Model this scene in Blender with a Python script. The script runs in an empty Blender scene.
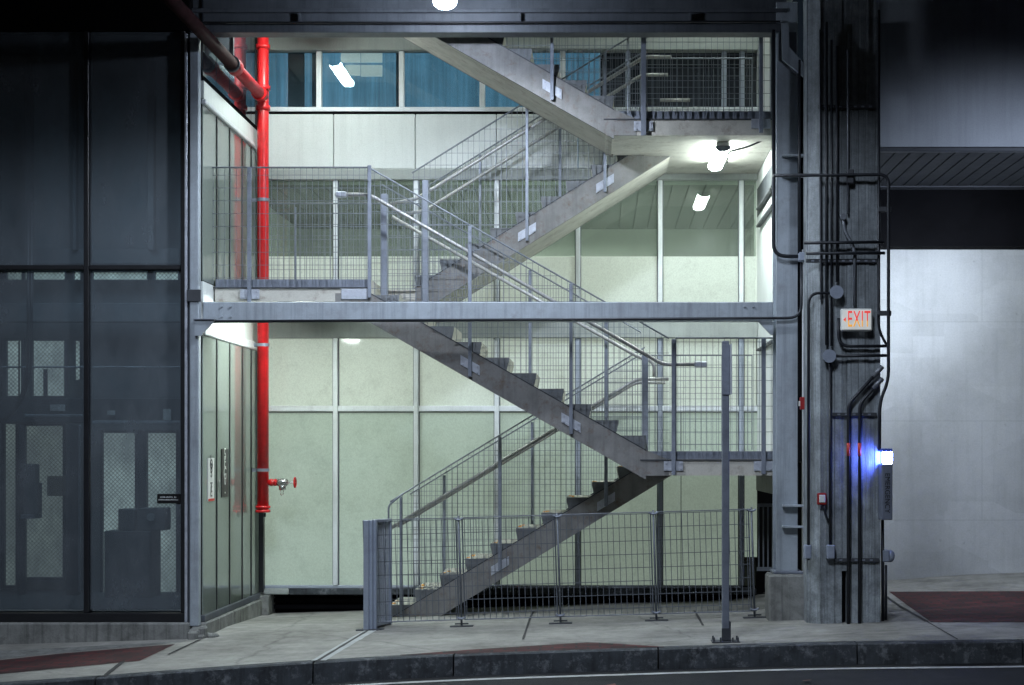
import bpy, math, random
from mathutils import Vector
random.seed(7)
R = math.radians
scene = bpy.context.scene
col = scene.collection
F, CX, CY, ZE = 1590.0, 600.0, 454.0, 1.7
def X(px, Y): return (px - CX) * Y / F
def Z(py, Y): return ZE + (CY - py) * Y / F
def P(px, py, Y): return (X(px, Y), Y, Z(py, Y))
def gz(x, y): return .03 * (x - 1.6) + .012 * (y - 16.4) + .0125 + (.02 * min(2.5, max(0, x - 2)) - .045 * min(1, max(0, (2.4 - x) / .9))) * max(0, y - 17)
def ground(px, py):
    Y = 15.0
    for _ in range(30):
        Y = F * (ZE - gz(X(px, Y), Y)) / (py - CY)
    return X(px, Y), Y

# ------------------------------------------------------------------ materials
class NT:
    def __init__(s, name):
        s.m = bpy.data.materials.new(name); s.m.use_nodes = True
        s.t = s.m.node_tree; s.n = s.t.nodes; s.l = s.t.links
        s.b = s.n['Principled BSDF']; s.out = s.n['Material Output']
        s.tc = s.n.new('ShaderNodeTexCoord')
    def node(s, k, **kw):
        x = s.n.new(k)
        for a, v in kw.items(): setattr(x, a, v)
        return x
    def coord(s, sc):
        mp = s.node('ShaderNodeMapping'); mp.inputs['Scale'].default_value = sc
        s.l.new(s.tc.outputs['Object'], mp.inputs['Vector']); return mp.outputs['Vector']
    def noise(s, sc, detail=6, rough=.6, vec=None):
        n = s.node('ShaderNodeTexNoise'); n.inputs['Scale'].default_value = sc
        n.inputs['Detail'].default_value = detail; n.inputs['Roughness'].default_value = rough
        s.l.new(vec if vec else s.tc.outputs['Object'], n.inputs['Vector']); return n.outputs['Fac']
    def ramp(s, fac, stops):
        r = s.node('ShaderNodeValToRGB'); e = r.color_ramp.elements
        while len(e) < len(stops): e.new(.5)
        for i, (p, c) in enumerate(stops):
            e[i].position = p; e[i].color = c if len(c) == 4 else (*c, 1)
        s.l.new(fac, r.inputs['Fac']); return r.outputs['Color']
    def mul(s, a, b, f=1.0, mode='MULTIPLY'):
        x = s.node('ShaderNodeMix', data_type='RGBA', blend_type=mode)
        x.inputs['Factor'].default_value = f
        s.l.new(a, x.inputs['A']); s.l.new(b, x.inputs['B']); return x.outputs['Result']
    def bump(s, fac, strength=.2, dist=.01):
        b = s.node('ShaderNodeBump'); b.inputs['Strength'].default_value = strength
        b.inputs['Distance'].default_value = dist
        s.l.new(fac, b.inputs['Height']); s.l.new(b.outputs['Normal'], s.b.inputs['Normal'])

def g(v): return (v, v, v)
def sc3(c, k): return tuple(min(1, x * k) for x in c)

def surf(name, c, rough=.6, metal=0., var=.25, scale=3., fine=60., bump=.1, streak=0., stain=None, spec=.5, coat=0., rv=(.12, .15)):
    """worn real surface: blotches, fine grain, optional vertical run-off streaks, optional stain colour"""
    t = NT(name)
    big = t.ramp(t.noise(scale, 7, .65), [(.25, sc3(c, 1 - var)), (.5, c), (.78, sc3(c, 1 + var * .7))])
    fn = t.noise(fine, 4, .7)
    fine_c = t.ramp(fn, [(.2, g(.78)), (.55, g(1)), (.85, g(1.0))])
    o = t.mul(big, fine_c, .8)
    if streak:
        v = t.coord((9, 9, .35))
        st = t.ramp(t.noise(1.6, 6, .7, v), [(.3, g(1 - streak)), (.52, g(1)), (.75, g(1))])
        o = t.mul(o, st, 1)
    if stain:
        sn = t.ramp(t.noise(scale * 1.7 + .3, 8, .75), [(.52, g(0)), (.72, g(1))])
        mx = t.node('ShaderNodeMix', data_type='RGBA'); mx.inputs['B'].default_value = (*stain, 1)
        t.l.new(sn, mx.inputs['Factor']); t.l.new(o, mx.inputs['A']); o = mx.outputs['Result']
    t.l.new(o, t.b.inputs['Base Color'])
    rr = t.node('ShaderNodeMapRange'); rr.inputs['To Min'].default_value = max(.02, rough - rv[0])
    rr.inputs['To Max'].default_value = min(1, rough + rv[1])
    t.l.new(t.noise(scale * 3), rr.inputs['Value']); t.l.new(rr.outputs['Result'], t.b.inputs['Roughness'])
    t.b.inputs['Metallic'].default_value = metal
    t.b.inputs['Specular IOR Level'].default_value = spec
    t.b.inputs['Coat Weight'].default_value = coat
    if bump: t.bump(fn, bump)
    return t.m

def wall_mat(name, c):
    """painted concrete wall with painted-over repair patches, form lines, runs and scuffs"""
    t = NT(name)
    v = t.node('ShaderNodeTexVoronoi', distance='CHEBYCHEV'); v.inputs['Scale'].default_value = 1.0
    t.l.new(t.coord((.75, 1, 1.5)), v.inputs['Vector'])
    sx = t.node('ShaderNodeSeparateXYZ'); t.l.new(v.outputs['Color'], sx.inputs[0])
    o = t.ramp(sx.outputs['X'], [(.25, sc3(c, .94)), (.3, sc3(c, .99)), (.6, c), (.66, sc3(c, 1.05))])
    o = t.mul(o, t.ramp(t.noise(1.1, 8, .7), [(.3, g(.80)), (.55, g(1)), (.8, g(1.08))]), 1)
    o = t.mul(o, t.ramp(t.noise(1.4, 6, .7, t.coord((7, 7, .3))), [(.3, g(.91)), (.5, g(1))]), 1)
    b = t.node('ShaderNodeTexBrick'); b.inputs['Scale'].default_value = 1; b.inputs['Brick Width'].default_value = 2.4; b.inputs['Row Height'].default_value = 1.2
    b.inputs['Mortar Size'].default_value = .006; b.inputs['Color1'].default_value = b.inputs['Color2'].default_value = (1, 1, 1, 1); b.inputs['Mortar'].default_value = (.82, .82, .82, 1)
    mp = t.node('ShaderNodeMapping'); mp.inputs['Rotation'].default_value = (R(90), 0, 0); t.l.new(t.tc.outputs['Object'], mp.inputs['Vector']); t.l.new(mp.outputs['Vector'], b.inputs['Vector'])
    o = t.mul(o, b.outputs['Color'], .7)
    fn = t.noise(55, 5, .75); o = t.mul(o, t.ramp(fn, [(.25, g(.8)), (.6, g(1))]), .8)
    sp = t.ramp(t.noise(14, 3, .5), [(.70, g(1)), (.76, g(.78))]); o = t.mul(o, sp, 1)
    t.l.new(o, t.b.inputs['Base Color']); t.b.inputs['Roughness'].default_value = .75; t.bump(fn, .25)
    return t.m

def emit(name, c, k):
    t = NT(name); t.b.inputs['Base Color'].default_value = (*sc3(c, .8), 1)
    t.b.inputs['Emission Color'].default_value = (*c, 1); t.b.inputs['Emission Strength'].default_value = k
    return t.m

def sheet_glass(name, tint, refl_rough=.02, ior=1.5, haze=0., haze_c=(.1, .13, .16)):
    """flat pane: lets light straight through with a tint, reflects by Fresnel, diffuse haze painted in for reflected sheen"""
    t = NT(name)
    tr = t.node('ShaderNodeBsdfTransparent'); tr.inputs['Color'].default_value = (*tint, 1)
    gl = t.node('ShaderNodeBsdfGlossy'); gl.inputs['Roughness'].default_value = refl_rough
    fr = t.node('ShaderNodeFresnel'); fr.inputs['IOR'].default_value = ior
    a = t.node('ShaderNodeMixShader'); t.l.new(fr.outputs[0], a.inputs[0]); t.l.new(tr.outputs[0], a.inputs[1]); t.l.new(gl.outputs[0], a.inputs[2])
    df = t.node('ShaderNodeBsdfDiffuse'); df.inputs['Color'].default_value = (*haze_c, 1)
    b = t.node('ShaderNodeMixShader')
    mr = t.node('ShaderNodeMapRange'); mr.inputs['To Min'].default_value = haze * .5; mr.inputs['To Max'].default_value = haze * 1.5
    t.l.new(t.noise(1.6, 7, .7, t.coord((1.6, 1.6, .8))), mr.inputs['Value']); mr.inputs['From Min'].default_value = .25; mr.inputs['From Max'].default_value = .75; t.l.new(mr.outputs['Result'], b.inputs[0])
    t.l.new(a.outputs[0], b.inputs[1]); t.l.new(df.outputs[0], b.inputs[2]); t.l.new(b.outputs[0], t.out.inputs['Surface'])
    return t.m

def lit_pane(name, base, em, k, rough=.1, dots=0., var=.08, spec=.5, streak=0.):
    """frosted window with a lit room behind it: even glow, printed frit dots, shiny outside face"""
    t = NT(name)
    v = t.ramp(t.noise(.9, 4, .6), [(.3, g(1 - var)), (.7, g(1))])
    o = v
    if streak:
        for sc_, kk in (((6, 6, .5), 1.2), ((30, 30, .7), 1.0)):
            o = t.mul(o, t.ramp(t.noise(kk, 5, .6, t.coord(sc_)), [(.35, g(1 - streak)), (.65, g(1.25))]), 1)
    if dots:
        o = t.mul(o, t.ramp(t.noise(75, 3, .6, t.coord((1, 1, .8))), [(.3, g(1 - dots)), (.62, g(1))]), 1)
        o = t.mul(o, t.ramp(t.noise(5, 7, .75), [(.34, g(.90)), (.5, g(1))]), 1)
        o = t.mul(o, t.ramp(t.noise(19, 2, .5), [(.72, g(1)), (.78, g(.8))]), 1)
        o = t.mul(o, t.ramp(t.noise(130, 2, .6), [(.3, g(1 - dots)), (.7, g(1))]), 1)
    def tint(c):
        rgb = t.node('ShaderNodeRGB'); rgb.outputs[0].default_value = (*c, 1); return t.mul(o, rgb.outputs[0], 1)
    t.l.new(tint(base), t.b.inputs['Base Color']); t.l.new(tint(em), t.b.inputs['Emission Color'])
    t.b.inputs['Emission Strength'].default_value = k; t.b.inputs['Roughness'].default_value = rough
    t.b.inputs['Specular IOR Level'].default_value = spec
    return t.m

M = {}
M['galv'] = surf('galvanised', (.23, .255, .31), .48, .35, .28, 9, 90, .06)
M['galv_light'] = surf('galvanised_plate', (.5, .53, .6), .4, .35, .3, 14, 110, .06)
M['paint'] = surf('grey_blue_paint', (.36, .405, .455), .5, 0, .24, 3.5, 110, .08, streak=.32, stain=(.27, .29, .32))
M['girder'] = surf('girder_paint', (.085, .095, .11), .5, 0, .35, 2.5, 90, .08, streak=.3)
M['paint_dark'] = surf('dark_paint', (.09, .1, .12), .5, 0, .3, 3, 90, .05)
M['wire'] = surf('wire_zinc', (.17, .19, .22), .5, .3, .3, 20, 90, 0)
M['fence'] = surf('fence_zinc', (.13, .145, .17), .5, .3, .3, 14, 90, .05)
M['rail'] = surf('brushed_rail', (.36, .36, .35), .4, .35, .2, 5, 150, .03)
M['stringer'] = surf('stringer_paint', (.215, .213, .21), .55, 0, .32, 5, 110, .1, streak=.25, stain=(.14, .095, .07))
M['soffit'] = surf('stair_soffit', (.50, .485, .44), .7, 0, .25, 3.5, 80, .1, stain=(.26, .22, .19))
M['tread'] = surf('tread_concrete', (.46, .45, .40), .8, 0, .25, 9, 120, .2)
M['step_end'] = surf('step_end_steel', (.17, .18, .19), .55, .1, .3, 10, 90, .1)
M['amber'] = surf('amber_paint', (.75, .33, .04), .6, 0, .3, 30, 120, .05)
def column_mat():
    t = NT('column_concrete'); c = (.31, .345, .37)
    o = t.ramp(t.noise(2.2, 9, .72), [(.25, sc3(c, .45)), (.5, c), (.75, sc3(c, 1.5))])
    o = t.mul(o, t.ramp(t.noise(1.3, 7, .75, t.coord((14, 14, .35))), [(.25, g(.30)), (.5, g(.95)), (.66, g(1.0)), (.74, g(1.9))]), 1)
    o = t.mul(o, t.ramp(t.noise(2.5, 6, .8, t.coord((45, 45, .8))), [(.3, g(.6)), (.6, g(1.05)), (.72, g(1.7))]), .8)
    o = t.mul(o, t.ramp(t.noise(9, 7, .8), [(.3, g(.7)), (.6, g(1.1))]), 1)
    fn = t.noise(70, 5, .75); o = t.mul(o, t.ramp(fn, [(.25, g(.7)), (.6, g(1))]), 1)
    t.l.new(o, t.b.inputs['Base Color']); t.b.inputs['Roughness'].default_value = .8; t.bump(fn, .35); return t.m
M['concrete'] = column_mat()
M['concrete_base'] = surf('rough_concrete', (.22, .225, .215), .85, 0, .5, 6, 60, .4, streak=.5, stain=(.12, .12, .115))
M['kerb'] = surf('kerb_granite', (.045, .052, .06), .8, 0, .7, 5, 60, .6, streak=.5, stain=(.20, .215, .23))
def pavement_mat():
    t = NT('pavement_concrete'); c = (.31, .305, .28)
    o = t.ramp(t.noise(.8, 9, .7), [(.30, sc3(c, .5)), (.5, c), (.72, sc3(c, 1.35))])
    o = t.mul(o, t.ramp(t.noise(7, 8, .75), [(.3, g(.72)), (.55, g(1)), (.8, g(1.12))]), 1)
    o = t.mul(o, t.ramp(t.noise(1.2, 6, .7, t.coord((.5, 4, 1))), [(.32, g(.72)), (.55, g(1))]), .8)
    sp = t.noise(11, 2, .4); o = t.mul(o, t.ramp(sp, [(.69, g(1)), (.73, g(.6))]), .5)
    w = t.node('ShaderNodeTexNoise'); w.inputs['Scale'].default_value = 2.5; w.inputs['Detail'].default_value = 6; t.l.new(t.tc.outputs['Object'], w.inputs['Vector'])
    mx = t.node('ShaderNodeMix', data_type='RGBA'); mx.inputs['Factor'].default_value = .18; t.l.new(t.tc.outputs['Object'], mx.inputs['A']); t.l.new(w.outputs['Color'], mx.inputs['B'])
    vo = t.node('ShaderNodeTexVoronoi', feature='DISTANCE_TO_EDGE'); vo.inputs['Scale'].default_value = .42; t.l.new(mx.outputs['Result'], vo.inputs['Vector'])
    o = t.mul(o, t.ramp(vo.outputs['Distance'], [(.0, g(.5)), (.004, g(.8)), (.008, g(1))]), .6)
    fn = t.noise(60, 5, .75); o = t.mul(o, t.ramp(fn, [(.25, g(.82)), (.6, g(1))]), .7)
    t.l.new(o, t.b.inputs['Base Color']); t.b.inputs['Roughness'].default_value = .85; t.bump(fn, .4); return t.m
M['pavement'] = pavement_mat()
M['joint'] = surf('joint_tar', (.045, .045, .045), .9, 0, .3, 6, 60, .2)
M['joint_pale'] = surf('joint_filler', (.45, .47, .47), .8, 0, .25, 6, 60, .2)
M['road'] = surf('asphalt', (.013, .015, .018), .75, 0, .5, 1.2, 150, .7, spec=.4)
M['roadline'] = surf('worn_road_paint', (.5, .51, .5), .7, 0, .4, 7, 90, .2, stain=(.2, .2, .2))
M['red'] = surf('red_paint', (.68, .014, .018), .36, 0, .3, 7, 110, .08, streak=.25, coat=.2)
M['red_shade'] = surf('shaded_red', (.024, .008, .009), .9, 0, .4, 6, 90, .15, spec=.1)  # darker copy of the pipe red: overhang shade put into the colour
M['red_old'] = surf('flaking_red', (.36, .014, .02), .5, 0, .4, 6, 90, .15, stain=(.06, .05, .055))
M['chrome'] = surf('brass_chrome', (.55, .55, .54), .25, .9, .2, 10, 90, .03)
M['conduit'] = surf('dark_conduit', (.022, .025, .032), .45, .3, .3, 8, 90, .05)
M['conduit_grey'] = surf('grey_conduit', (.16, .175, .2), .45, .3, .3, 8, 90, .05)
M['box_grey'] = surf('junction_grey', (.30, .34, .42), .45, .2, .2, 8, 90, .05)
M['call_box'] = surf('call_box_grey', (.15, .17, .22), .5, .1, .25, 8, 90, .05)
M['black'] = surf('black_frame', (.012, .013, .016), .4, 0, .3, 4, 90, .03)
M['dark'] = surf('dark_steel', (.05, .055, .065), .6, 0, .3, 3, 80, .08)
M['void'] = surf('void_black', (.005, .005, .006), .95, 0, .3, 3, 80, .1, spec=.05)  # near-black colour puts the darkness of unlit gaps and openings into the surface
M['alu'] = surf('mullion_alu', (.82, .85, .87), .4, .1, .12, 4, 120, .03, streak=.1)
M['alu_dim'] = surf('mullion_alu_dim', (.40, .44, .52), .4, .2, .14, 4, 120, .03)
M['white_wall'] = surf('white_panel', (.74, .77, .76), .6, 0, .10, 1.4, 90, .06, streak=.08)
M['slab'] = surf('slab_concrete', (.36, .385, .37), .75, 0, .22, 2.2, 70, .15, streak=.12)
M['plank'] = surf('soffit_plank', (.10, .11, .11), .6, 0, .22, 3, 80, .06)
M['rwall'] = wall_mat('painted_wall', (.49, .505, .505))
M['girder_conc'] = surf('girder_concrete', (.31, .335, .37), .8, 0, .2, 1.2, 70, .15, streak=.12)
M['plank_dark'] = surf('dark_plank', (.05, .054, .06), .7, 0, .25, 3, 80, .06, spec=.2)
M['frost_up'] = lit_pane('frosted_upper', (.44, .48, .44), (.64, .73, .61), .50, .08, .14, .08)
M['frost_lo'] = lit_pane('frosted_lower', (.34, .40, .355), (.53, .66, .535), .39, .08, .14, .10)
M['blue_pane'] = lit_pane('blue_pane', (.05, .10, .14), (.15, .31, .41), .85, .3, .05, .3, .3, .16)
M['blue_glass'] = sheet_glass('blue_glass', (.72, .84, .90), .01, 1.6, .05, (.2, .3, .36))
M['reflected_lit'] = lit_pane('reflected_window_glow', (.5, .5, .45), (.80, .84, .74), .75, .3, .1, .2)
M['side_glass'] = surf('grey_glass_cladding', (.20, .23, .21), .03, 0, .10, 1.2, 40, 0, spec=.9, rv=(.01, .02))
M['side_dark'] = surf('dark_glass_cladding', (.03, .035, .045), .04, 0, .2, 1.2, 40, 0, spec=.8, rv=(.01, .03))
M['clear'] = sheet_glass('clear_pane', (.80, .85, .81), .015, 1.55, .18, (.36, .39, .36))
M['smoke'] = sheet_glass('smoked_pane', (.64, .72, .76), .03, 1.5, .44, (.175, .20, .225))
M['room'] = surf('dim_room', (.44, .46, .44), .9, 0, .15, .8, 50, .05)
M['shaft'] = surf('shaft_wall', (.12, .14, .16), .8, 0, .2, 1.1, 60, .05)
M['shaft_frame'] = surf('shaft_frame', (.055, .068, .082), .55, 0, .25, 2, 60, .05)
M['cabinet'] = surf('cabinet_steel', (.19, .21, .22), .6, 0, .2, 2, 60, .05)
M['brown'] = surf('cardboard', (.22, .19, .13), .9, 0, .2, 5, 60, .05)
M['paper'] = surf('paper_white', (.55, .58, .58), .7, 0, .1, 6, 60, 0)
M['leaf'] = surf('dead_leaf', (.22, .10, .08), .8, 0, .3, 20, 90, .1)
M['sign_white'] = surf('sign_white', (.72, .73, .70), .5, 0, .06, 6, 60, .02)
M['sign_black'] = surf('sign_black', (.01, .01, .012), .35, 0, .1, 6, 60, .02)
M['device_red'] = surf('device_red', (.30, .015, .015), .45, 0, .2, 9, 60, .03)
M['tape_red'] = surf('tape_red', (.55, .05, .03), .5, 0, .2, 12, 60, .03)
M['tube'] = emit('lamp_tube', (.88, 1., .95), 92)
M['bulb'] = emit('lamp_bulb', (.72, .82, 1.), 420)
M['blue_lamp'] = emit('blue_lamp', (.10, .17, 1.), 190)
M['blue_body'] = surf('blue_body', (.08, .13, .5), .4, 0, .1, 6, 60, .02)

def brick_mat():
    t = NT('brick_paving'); b = t.node('ShaderNodeTexBrick')
    b.inputs['Color1'].default_value = (.105, .018, .020, 1); b.inputs['Color2'].default_value = (.045, .012, .014, 1)
    b.inputs['Mortar'].default_value = (.02, .018, .018, 1); b.inputs['Scale'].default_value = 2.3
    b.inputs['Mortar Size'].default_value = .028
    t.l.new(t.tc.outputs['Object'], b.inputs['Vector'])
    o = t.mul(b.outputs['Color'], t.ramp(t.noise(4, 6), [(.3, g(.55)), (.7, g(1.2))]), 1)
    t.l.new(o, t.b.inputs['Base Color']); t.b.inputs['Roughness'].default_value = .8
    t.bump(b.outputs['Fac'], -.3); return t.m
M['brick'] = brick_mat()

def lattice_mat(name, c, k):
    """pale room seen through a woven wire screen on a lit window"""
    t = NT(name); outs = []
    for rot in (45, -45):
        mp = t.node('ShaderNodeMapping'); mp.inputs['Rotation'].default_value = (0, R(rot), 0)
        t.l.new(t.tc.outputs['Object'], mp.inputs['Vector'])
        w = t.node('ShaderNodeTexWave'); w.inputs['Scale'].default_value = 9; w.bands_direction = 'X'
        t.l.new(mp.outputs['Vector'], w.inputs['Vector'])
        outs.append(t.ramp(w.outputs['Fac'], [(.04, g(.45)), (.3, g(1))]))
    o = t.mul(outs[0], outs[1], 1)
    rgb = t.node('ShaderNodeRGB'); rgb.outputs[0].default_value = (*c, 1)
    o = t.mul(o, rgb.outputs[0], 1)
    o = t.mul(o, t.ramp(t.noise(2, 4), [(.3, g(.7)), (.7, g(1))]), 1)
    t.l.new(o, t.b.inputs['Base Color']); t.l.new(o, t.b.inputs['Emission Color'])
    t.b.inputs['Emission Strength'].default_value = k; return t.m
M['lattice'] = lattice_mat('screened_window', (.42, .46, .42), 2.3)
M['lattice_dim'] = lattice_mat('screened_window_dim', (.30, .32, .28), 1.6)
M['strip'] = lattice_mat('screened_strip', (.62, .70, .62), 1.6)

def exit_letters():
    t = NT('exit_letters')
    sx = t.node('ShaderNodeSeparateXYZ'); t.l.new(t.tc.outputs['Object'], sx.inputs[0])
    c = t.ramp(sx.outputs['Z'], [(.0, (.95, .42, .05)), (.098, (.95, .42, .05)), (.104, (.9, .06, .05)), (1, (.9, .06, .05))])
    t.l.new(c, t.b.inputs['Base Color']); t.l.new(c, t.b.inputs['Emission Color']); t.b.inputs['Emission Strength'].default_value = .55
    return t.m
M['exit_letters'] = exit_letters()
M['exit_face'] = emit('exit_face', (.82, .84, .80), .34)

# ------------------------------------------------------------------ mesh builder
ORIG = {}
class MB:
    def __init__(s): s.v = []; s.f = []; s.mi = []
    def add(s, vs, fs, mi=0):
        o = len(s.v); s.v += [tuple(v) for v in vs]
        for f in fs: s.f.append([i + o for i in f]); s.mi.append(mi)
        return s
    def box(s, x0, x1, y0, y1, z0, z1, mi=0, bev=0.):
        if x0 > x1: x0, x1 = x1, x0
        if z0 > z1: z0, z1 = z1, z0
        if y0 > y1: y0, y1 = y1, y0
        if bev:
            b = min(bev, (x1-x0)*.4, (y1-y0)*.4, (z1-z0)*.4)
            vs = []; 
            for (z, i) in ((z0, b), (z0+b, 0), (z1-b, 0), (z1, b)):
                c = b if i == 0 else b
                e = i
                vs += [(x0+b+ (e if e else 0)*0, y0+e, z), (x1-b, y0+e, z), (x1-e, y0+b, z), (x1-e, y1-b, z),
                       (x1-b, y1-e, z), (x0+b, y1-e, z), (x0+e, y1-b, z), (x0+e, y0+b, z)]
            fs = [list(range(7, -1, -1)), list(range(24, 32))]
            for k in range(3):
                for j in range(8):
                    a = k*8+j; n = k*8+(j+1) % 8
                    fs.append([a, n, n+8, a+8])
            return s.add(vs, fs, mi)
        vs = [(x0,y0,z0),(x1,y0,z0),(x1,y1,z0),(x0,y1,z0),(x0,y0,z1),(x1,y0,z1),(x1,y1,z1),(x0,y1,z1)]
        return s.add(vs, [[3,2,1,0],[4,5,6,7],[0,1,5,4],[1,2,6,5],[2,3,7,6],[3,0,4,7]], mi)
    def prism(s, poly, y0, y1, mi=0, end_mi=None):
        """polygon in (x,z) extruded along y"""
        n = len(poly); a = sum(poly[i][0]*poly[(i+1)%n][1]-poly[(i+1)%n][0]*poly[i][1] for i in range(n))
        if a < 0: poly = poly[::-1]
        vs = [(x, y0, z) for x, z in poly] + [(x, y1, z) for x, z in poly]
        e = mi if end_mi is None else end_mi
        s.add(vs, [list(range(n))], e); o = len(s.v) - 2*n
        s.f.append([o + i for i in range(2*n-1, n-1, -1)]); s.mi.append(e)
        for i in range(n):
            j = (i+1) % n
            s.f.append([o+j, o+i, o+n+i, o+n+j]); s.mi.append(mi)
        return s
    def tube(s, pts, r, n=10, caps=True, mi=0):
        pts = [Vector(p) for p in pts]; L = len(pts); rings = []
        up = None
        for i in range(L):
            d = (pts[min(i+1, L-1)] - pts[max(i-1, 0)]).normalized()
            if up is None:
                up = Vector((0, 0, 1)) if abs(d.z) < .9 else Vector((1, 0, 0))
            u = d.cross(up).normalized(); w = u.cross(d).normalized(); up = w
            rr = r[i] if isinstance(r, (list, tuple)) else r
            if 0 < i < L-1:
                a = (pts[i]-pts[i-1]).angle(pts[i+1]-pts[i], 0); rr = rr / max(.75, math.cos(a/2))
            rings.append([pts[i] + (u*math.cos(2*math.pi*k/n) + w*math.sin(2*math.pi*k/n))*rr for k in range(n)])
        vs = [v for q in rings for v in q]; fs = []
        for i in range(L-1):
            for k in range(n):
                fs.append([i*n+k, i*n+(k+1)%n, (i+1)*n+(k+1)%n, (i+1)*n+k])
        if caps: fs += [list(range(n-1, -1, -1)), [(L-1)*n+k for k in range(n)]]
        return s.add(vs, fs, mi)
    def disc(s, c, axis, r, h, n=24):
        a = Vector(axis).normalized()*h/2; c = Vector(c)
        return s.tube([c-a, c+a], r, n)
    def sphere(s, c, r, sz=(1, 1, 1), n=12, m=8):
        vs = [(c[0], c[1], c[2]-r*sz[2])]; fs = []
        for i in range(1, m):
            t = math.pi*i/m
            for k in range(n):
                p = 2*math.pi*k/n
                vs.append((c[0]+r*sz[0]*math.sin(t)*math.cos(p), c[1]+r*sz[1]*math.sin(t)*math.sin(p), c[2]-r*sz[2]*math.cos(t)))
        vs.append((c[0], c[1], c[2]+r*sz[2])); T = len(vs)-1
        for k in range(n):
            fs.append([0, 1+(k+1)%n, 1+k]); fs.append([T, T-n+k, T-n+(k+1)%n])
        for i in range(m-2):
            for k in range(n):
                a = 1+i*n+k; b = 1+i*n+(k+1)%n; fs.append([a, b, b+n, a+n])
        return s.add(vs, fs)
    def build(s, name, mats, parent=None, smooth=False, loc=None):
        if not isinstance(mats, (list, tuple)): mats = [mats]
        if parent is not None: o = ORIG[parent.name]
        elif loc is not None: o = Vector(loc)
        else:
            xs = [v[0] for v in s.v]; ys = [v[1] for v in s.v]; zs = [v[2] for v in s.v]
            o = Vector(((min(xs)+max(xs))/2, (min(ys)+max(ys))/2, min(zs)))
        me = bpy.data.meshes.new(name)
        me.from_pydata([(v[0]-o.x, v[1]-o.y, v[2]-o.z) for v in s.v], [], s.f)
        for m in mats: me.materials.append(m)
        me.polygons.foreach_set('material_index', s.mi)
        if smooth:
            me.polygons.foreach_set('use_smooth', [len(f) == 4 for f in s.f])
        me.update()
        ob = bpy.data.objects.new(name, me); col.objects.link(ob)
        if parent is not None: ob.parent = parent
        else: ob.location = o
        ORIG[ob.name] = o
        return ob

def tag(o, label=None, cat=None, group=None, kind=None):
    if label: o['label'] = label
    if cat: o['category'] = cat
    if group: o['group'] = group
    if kind: o['kind'] = kind
    return o
def thing(name, loc, label, cat, group=None):
    o = bpy.data.objects.new(name, None); col.objects.link(o); o.location = loc
    o.empty_display_size = .2; ORIG[o.name] = Vector(loc)
    return tag(o, label, cat, group)
def copy_tree(o, parent=None):
    c = o.copy(); col.objects.link(c)
    if parent is not None: c.parent = parent
    for ch in list(o.children): copy_tree(ch, c)
    return c
def arc(p0, corner, p1, r, n=6):
    """points rounding a corner of a tube run"""
    p0, c, p1 = Vector(p0), Vector(corner), Vector(p1)
    a = c + (p0-c).normalized()*r; b = c + (p1-c).normalized()*r
    return [a*(1-t)**2 + c*2*t*(1-t) + b*t*t for t in [i/n for i in range(n+1)]]
def run(pts, r):
    """tube run with rounded corners of radius r"""
    out = [Vector(pts[0])]
    for i in range(1, len(pts)-1):
        rr = min(r, (Vector(pts[i])-Vector(pts[i-1])).length*.49, (Vector(pts[i+1])-Vector(pts[i])).length*.49)
        out += arc(pts[i-1], pts[i], pts[i+1], rr)
    out.append(Vector(pts[-1])); return out
def text_mesh(name, txt, size, mat, parent, loc, rot=(R(90), 0, 0), ext=.002, align='CENTER', sx=1.):
    cu = bpy.data.curves.new('lettering', 'FONT'); cu.body = txt; cu.size = size; cu.extrude = ext
    cu.align_x = align; cu.space_character = 1.12 if txt == 'EXIT' else 1.0; cu.align_y = 'CENTER'
    tmp = bpy.data.objects.new('tmp', cu); col.objects.link(tmp)
    dg = bpy.context.evaluated_depsgraph_get(); dg.update()
    me = bpy.data.meshes.new_from_object(tmp.evaluated_get(dg))
    bpy.data.objects.remove(tmp)
    me.materials.clear(); me.materials.append(mat); me.name = name
    from mathutils import Euler, Matrix
    o = ORIG[parent.name]
    me.transform(Matrix.Translation(Vector(loc)-o) @ Euler(rot).to_matrix().to_4x4() @ Matrix.Diagonal((sx, 1, 1, 1)))
    ob = bpy.data.objects.new(name, me); col.objects.link(ob); ob.parent = parent; ORIG[ob.name] = o
    return ob

def clip_line(poly, axis, v):
    """interval of a convex (x,z) polygon along a vertical (axis 0: x=v) or horizontal (axis 1: z=v) line"""
    hits = []
    for i in range(len(poly)):
        a, b = poly[i], poly[(i+1) % len(poly)]
        if (a[axis]-v)*(b[axis]-v) <= 0 and a[axis] != b[axis]:
            t = (v-a[axis])/(b[axis]-a[axis]); hits.append(a[1-axis]+t*(b[1-axis]-a[1-axis]))
    return (min(hits), max(hits)) if len(hits) >= 2 else None
def grid_wires(mb, poly, Y, dx=.061, dz=.134, w=.0023, ph=0.):
    xs = [p[0] for p in poly]; zs = [p[1] for p in poly]
    x = min(xs)+dx*.3+ph
    while x < max(xs):
        h = clip_line(poly, 0, x)
        if h and h[1]-h[0] > .02:
            j = random.uniform(-.0015, .0015)
            mb.box(x-w+j, x+w+j, Y-w, Y+w, h[0], h[1])
        x += dx
    z = min(zs)+dz*.5
    while z < max(zs):
        h = clip_line(poly, 1, z)
        if h and h[1]-h[0] > .02: mb.box(h[0], h[1], Y-3*w, Y-w-.0002, z-w, z+w)
        z += dz
    return mb

# ------------------------------------------------------------------ planes (metres in front of the camera)
YE, YBM, YS2a, YS2b, YS1a, YS1b, YW, YC = 16.1, 16.2, 16.65, 17.65, 17.8, 18.8, 19.0, 15.7
XSIDE = -4.045          # stair side of the lift tower
XR = 1.876              # white return wall on the right
L1, L2, L3 = 1.73, 3.53, 5.29

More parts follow.
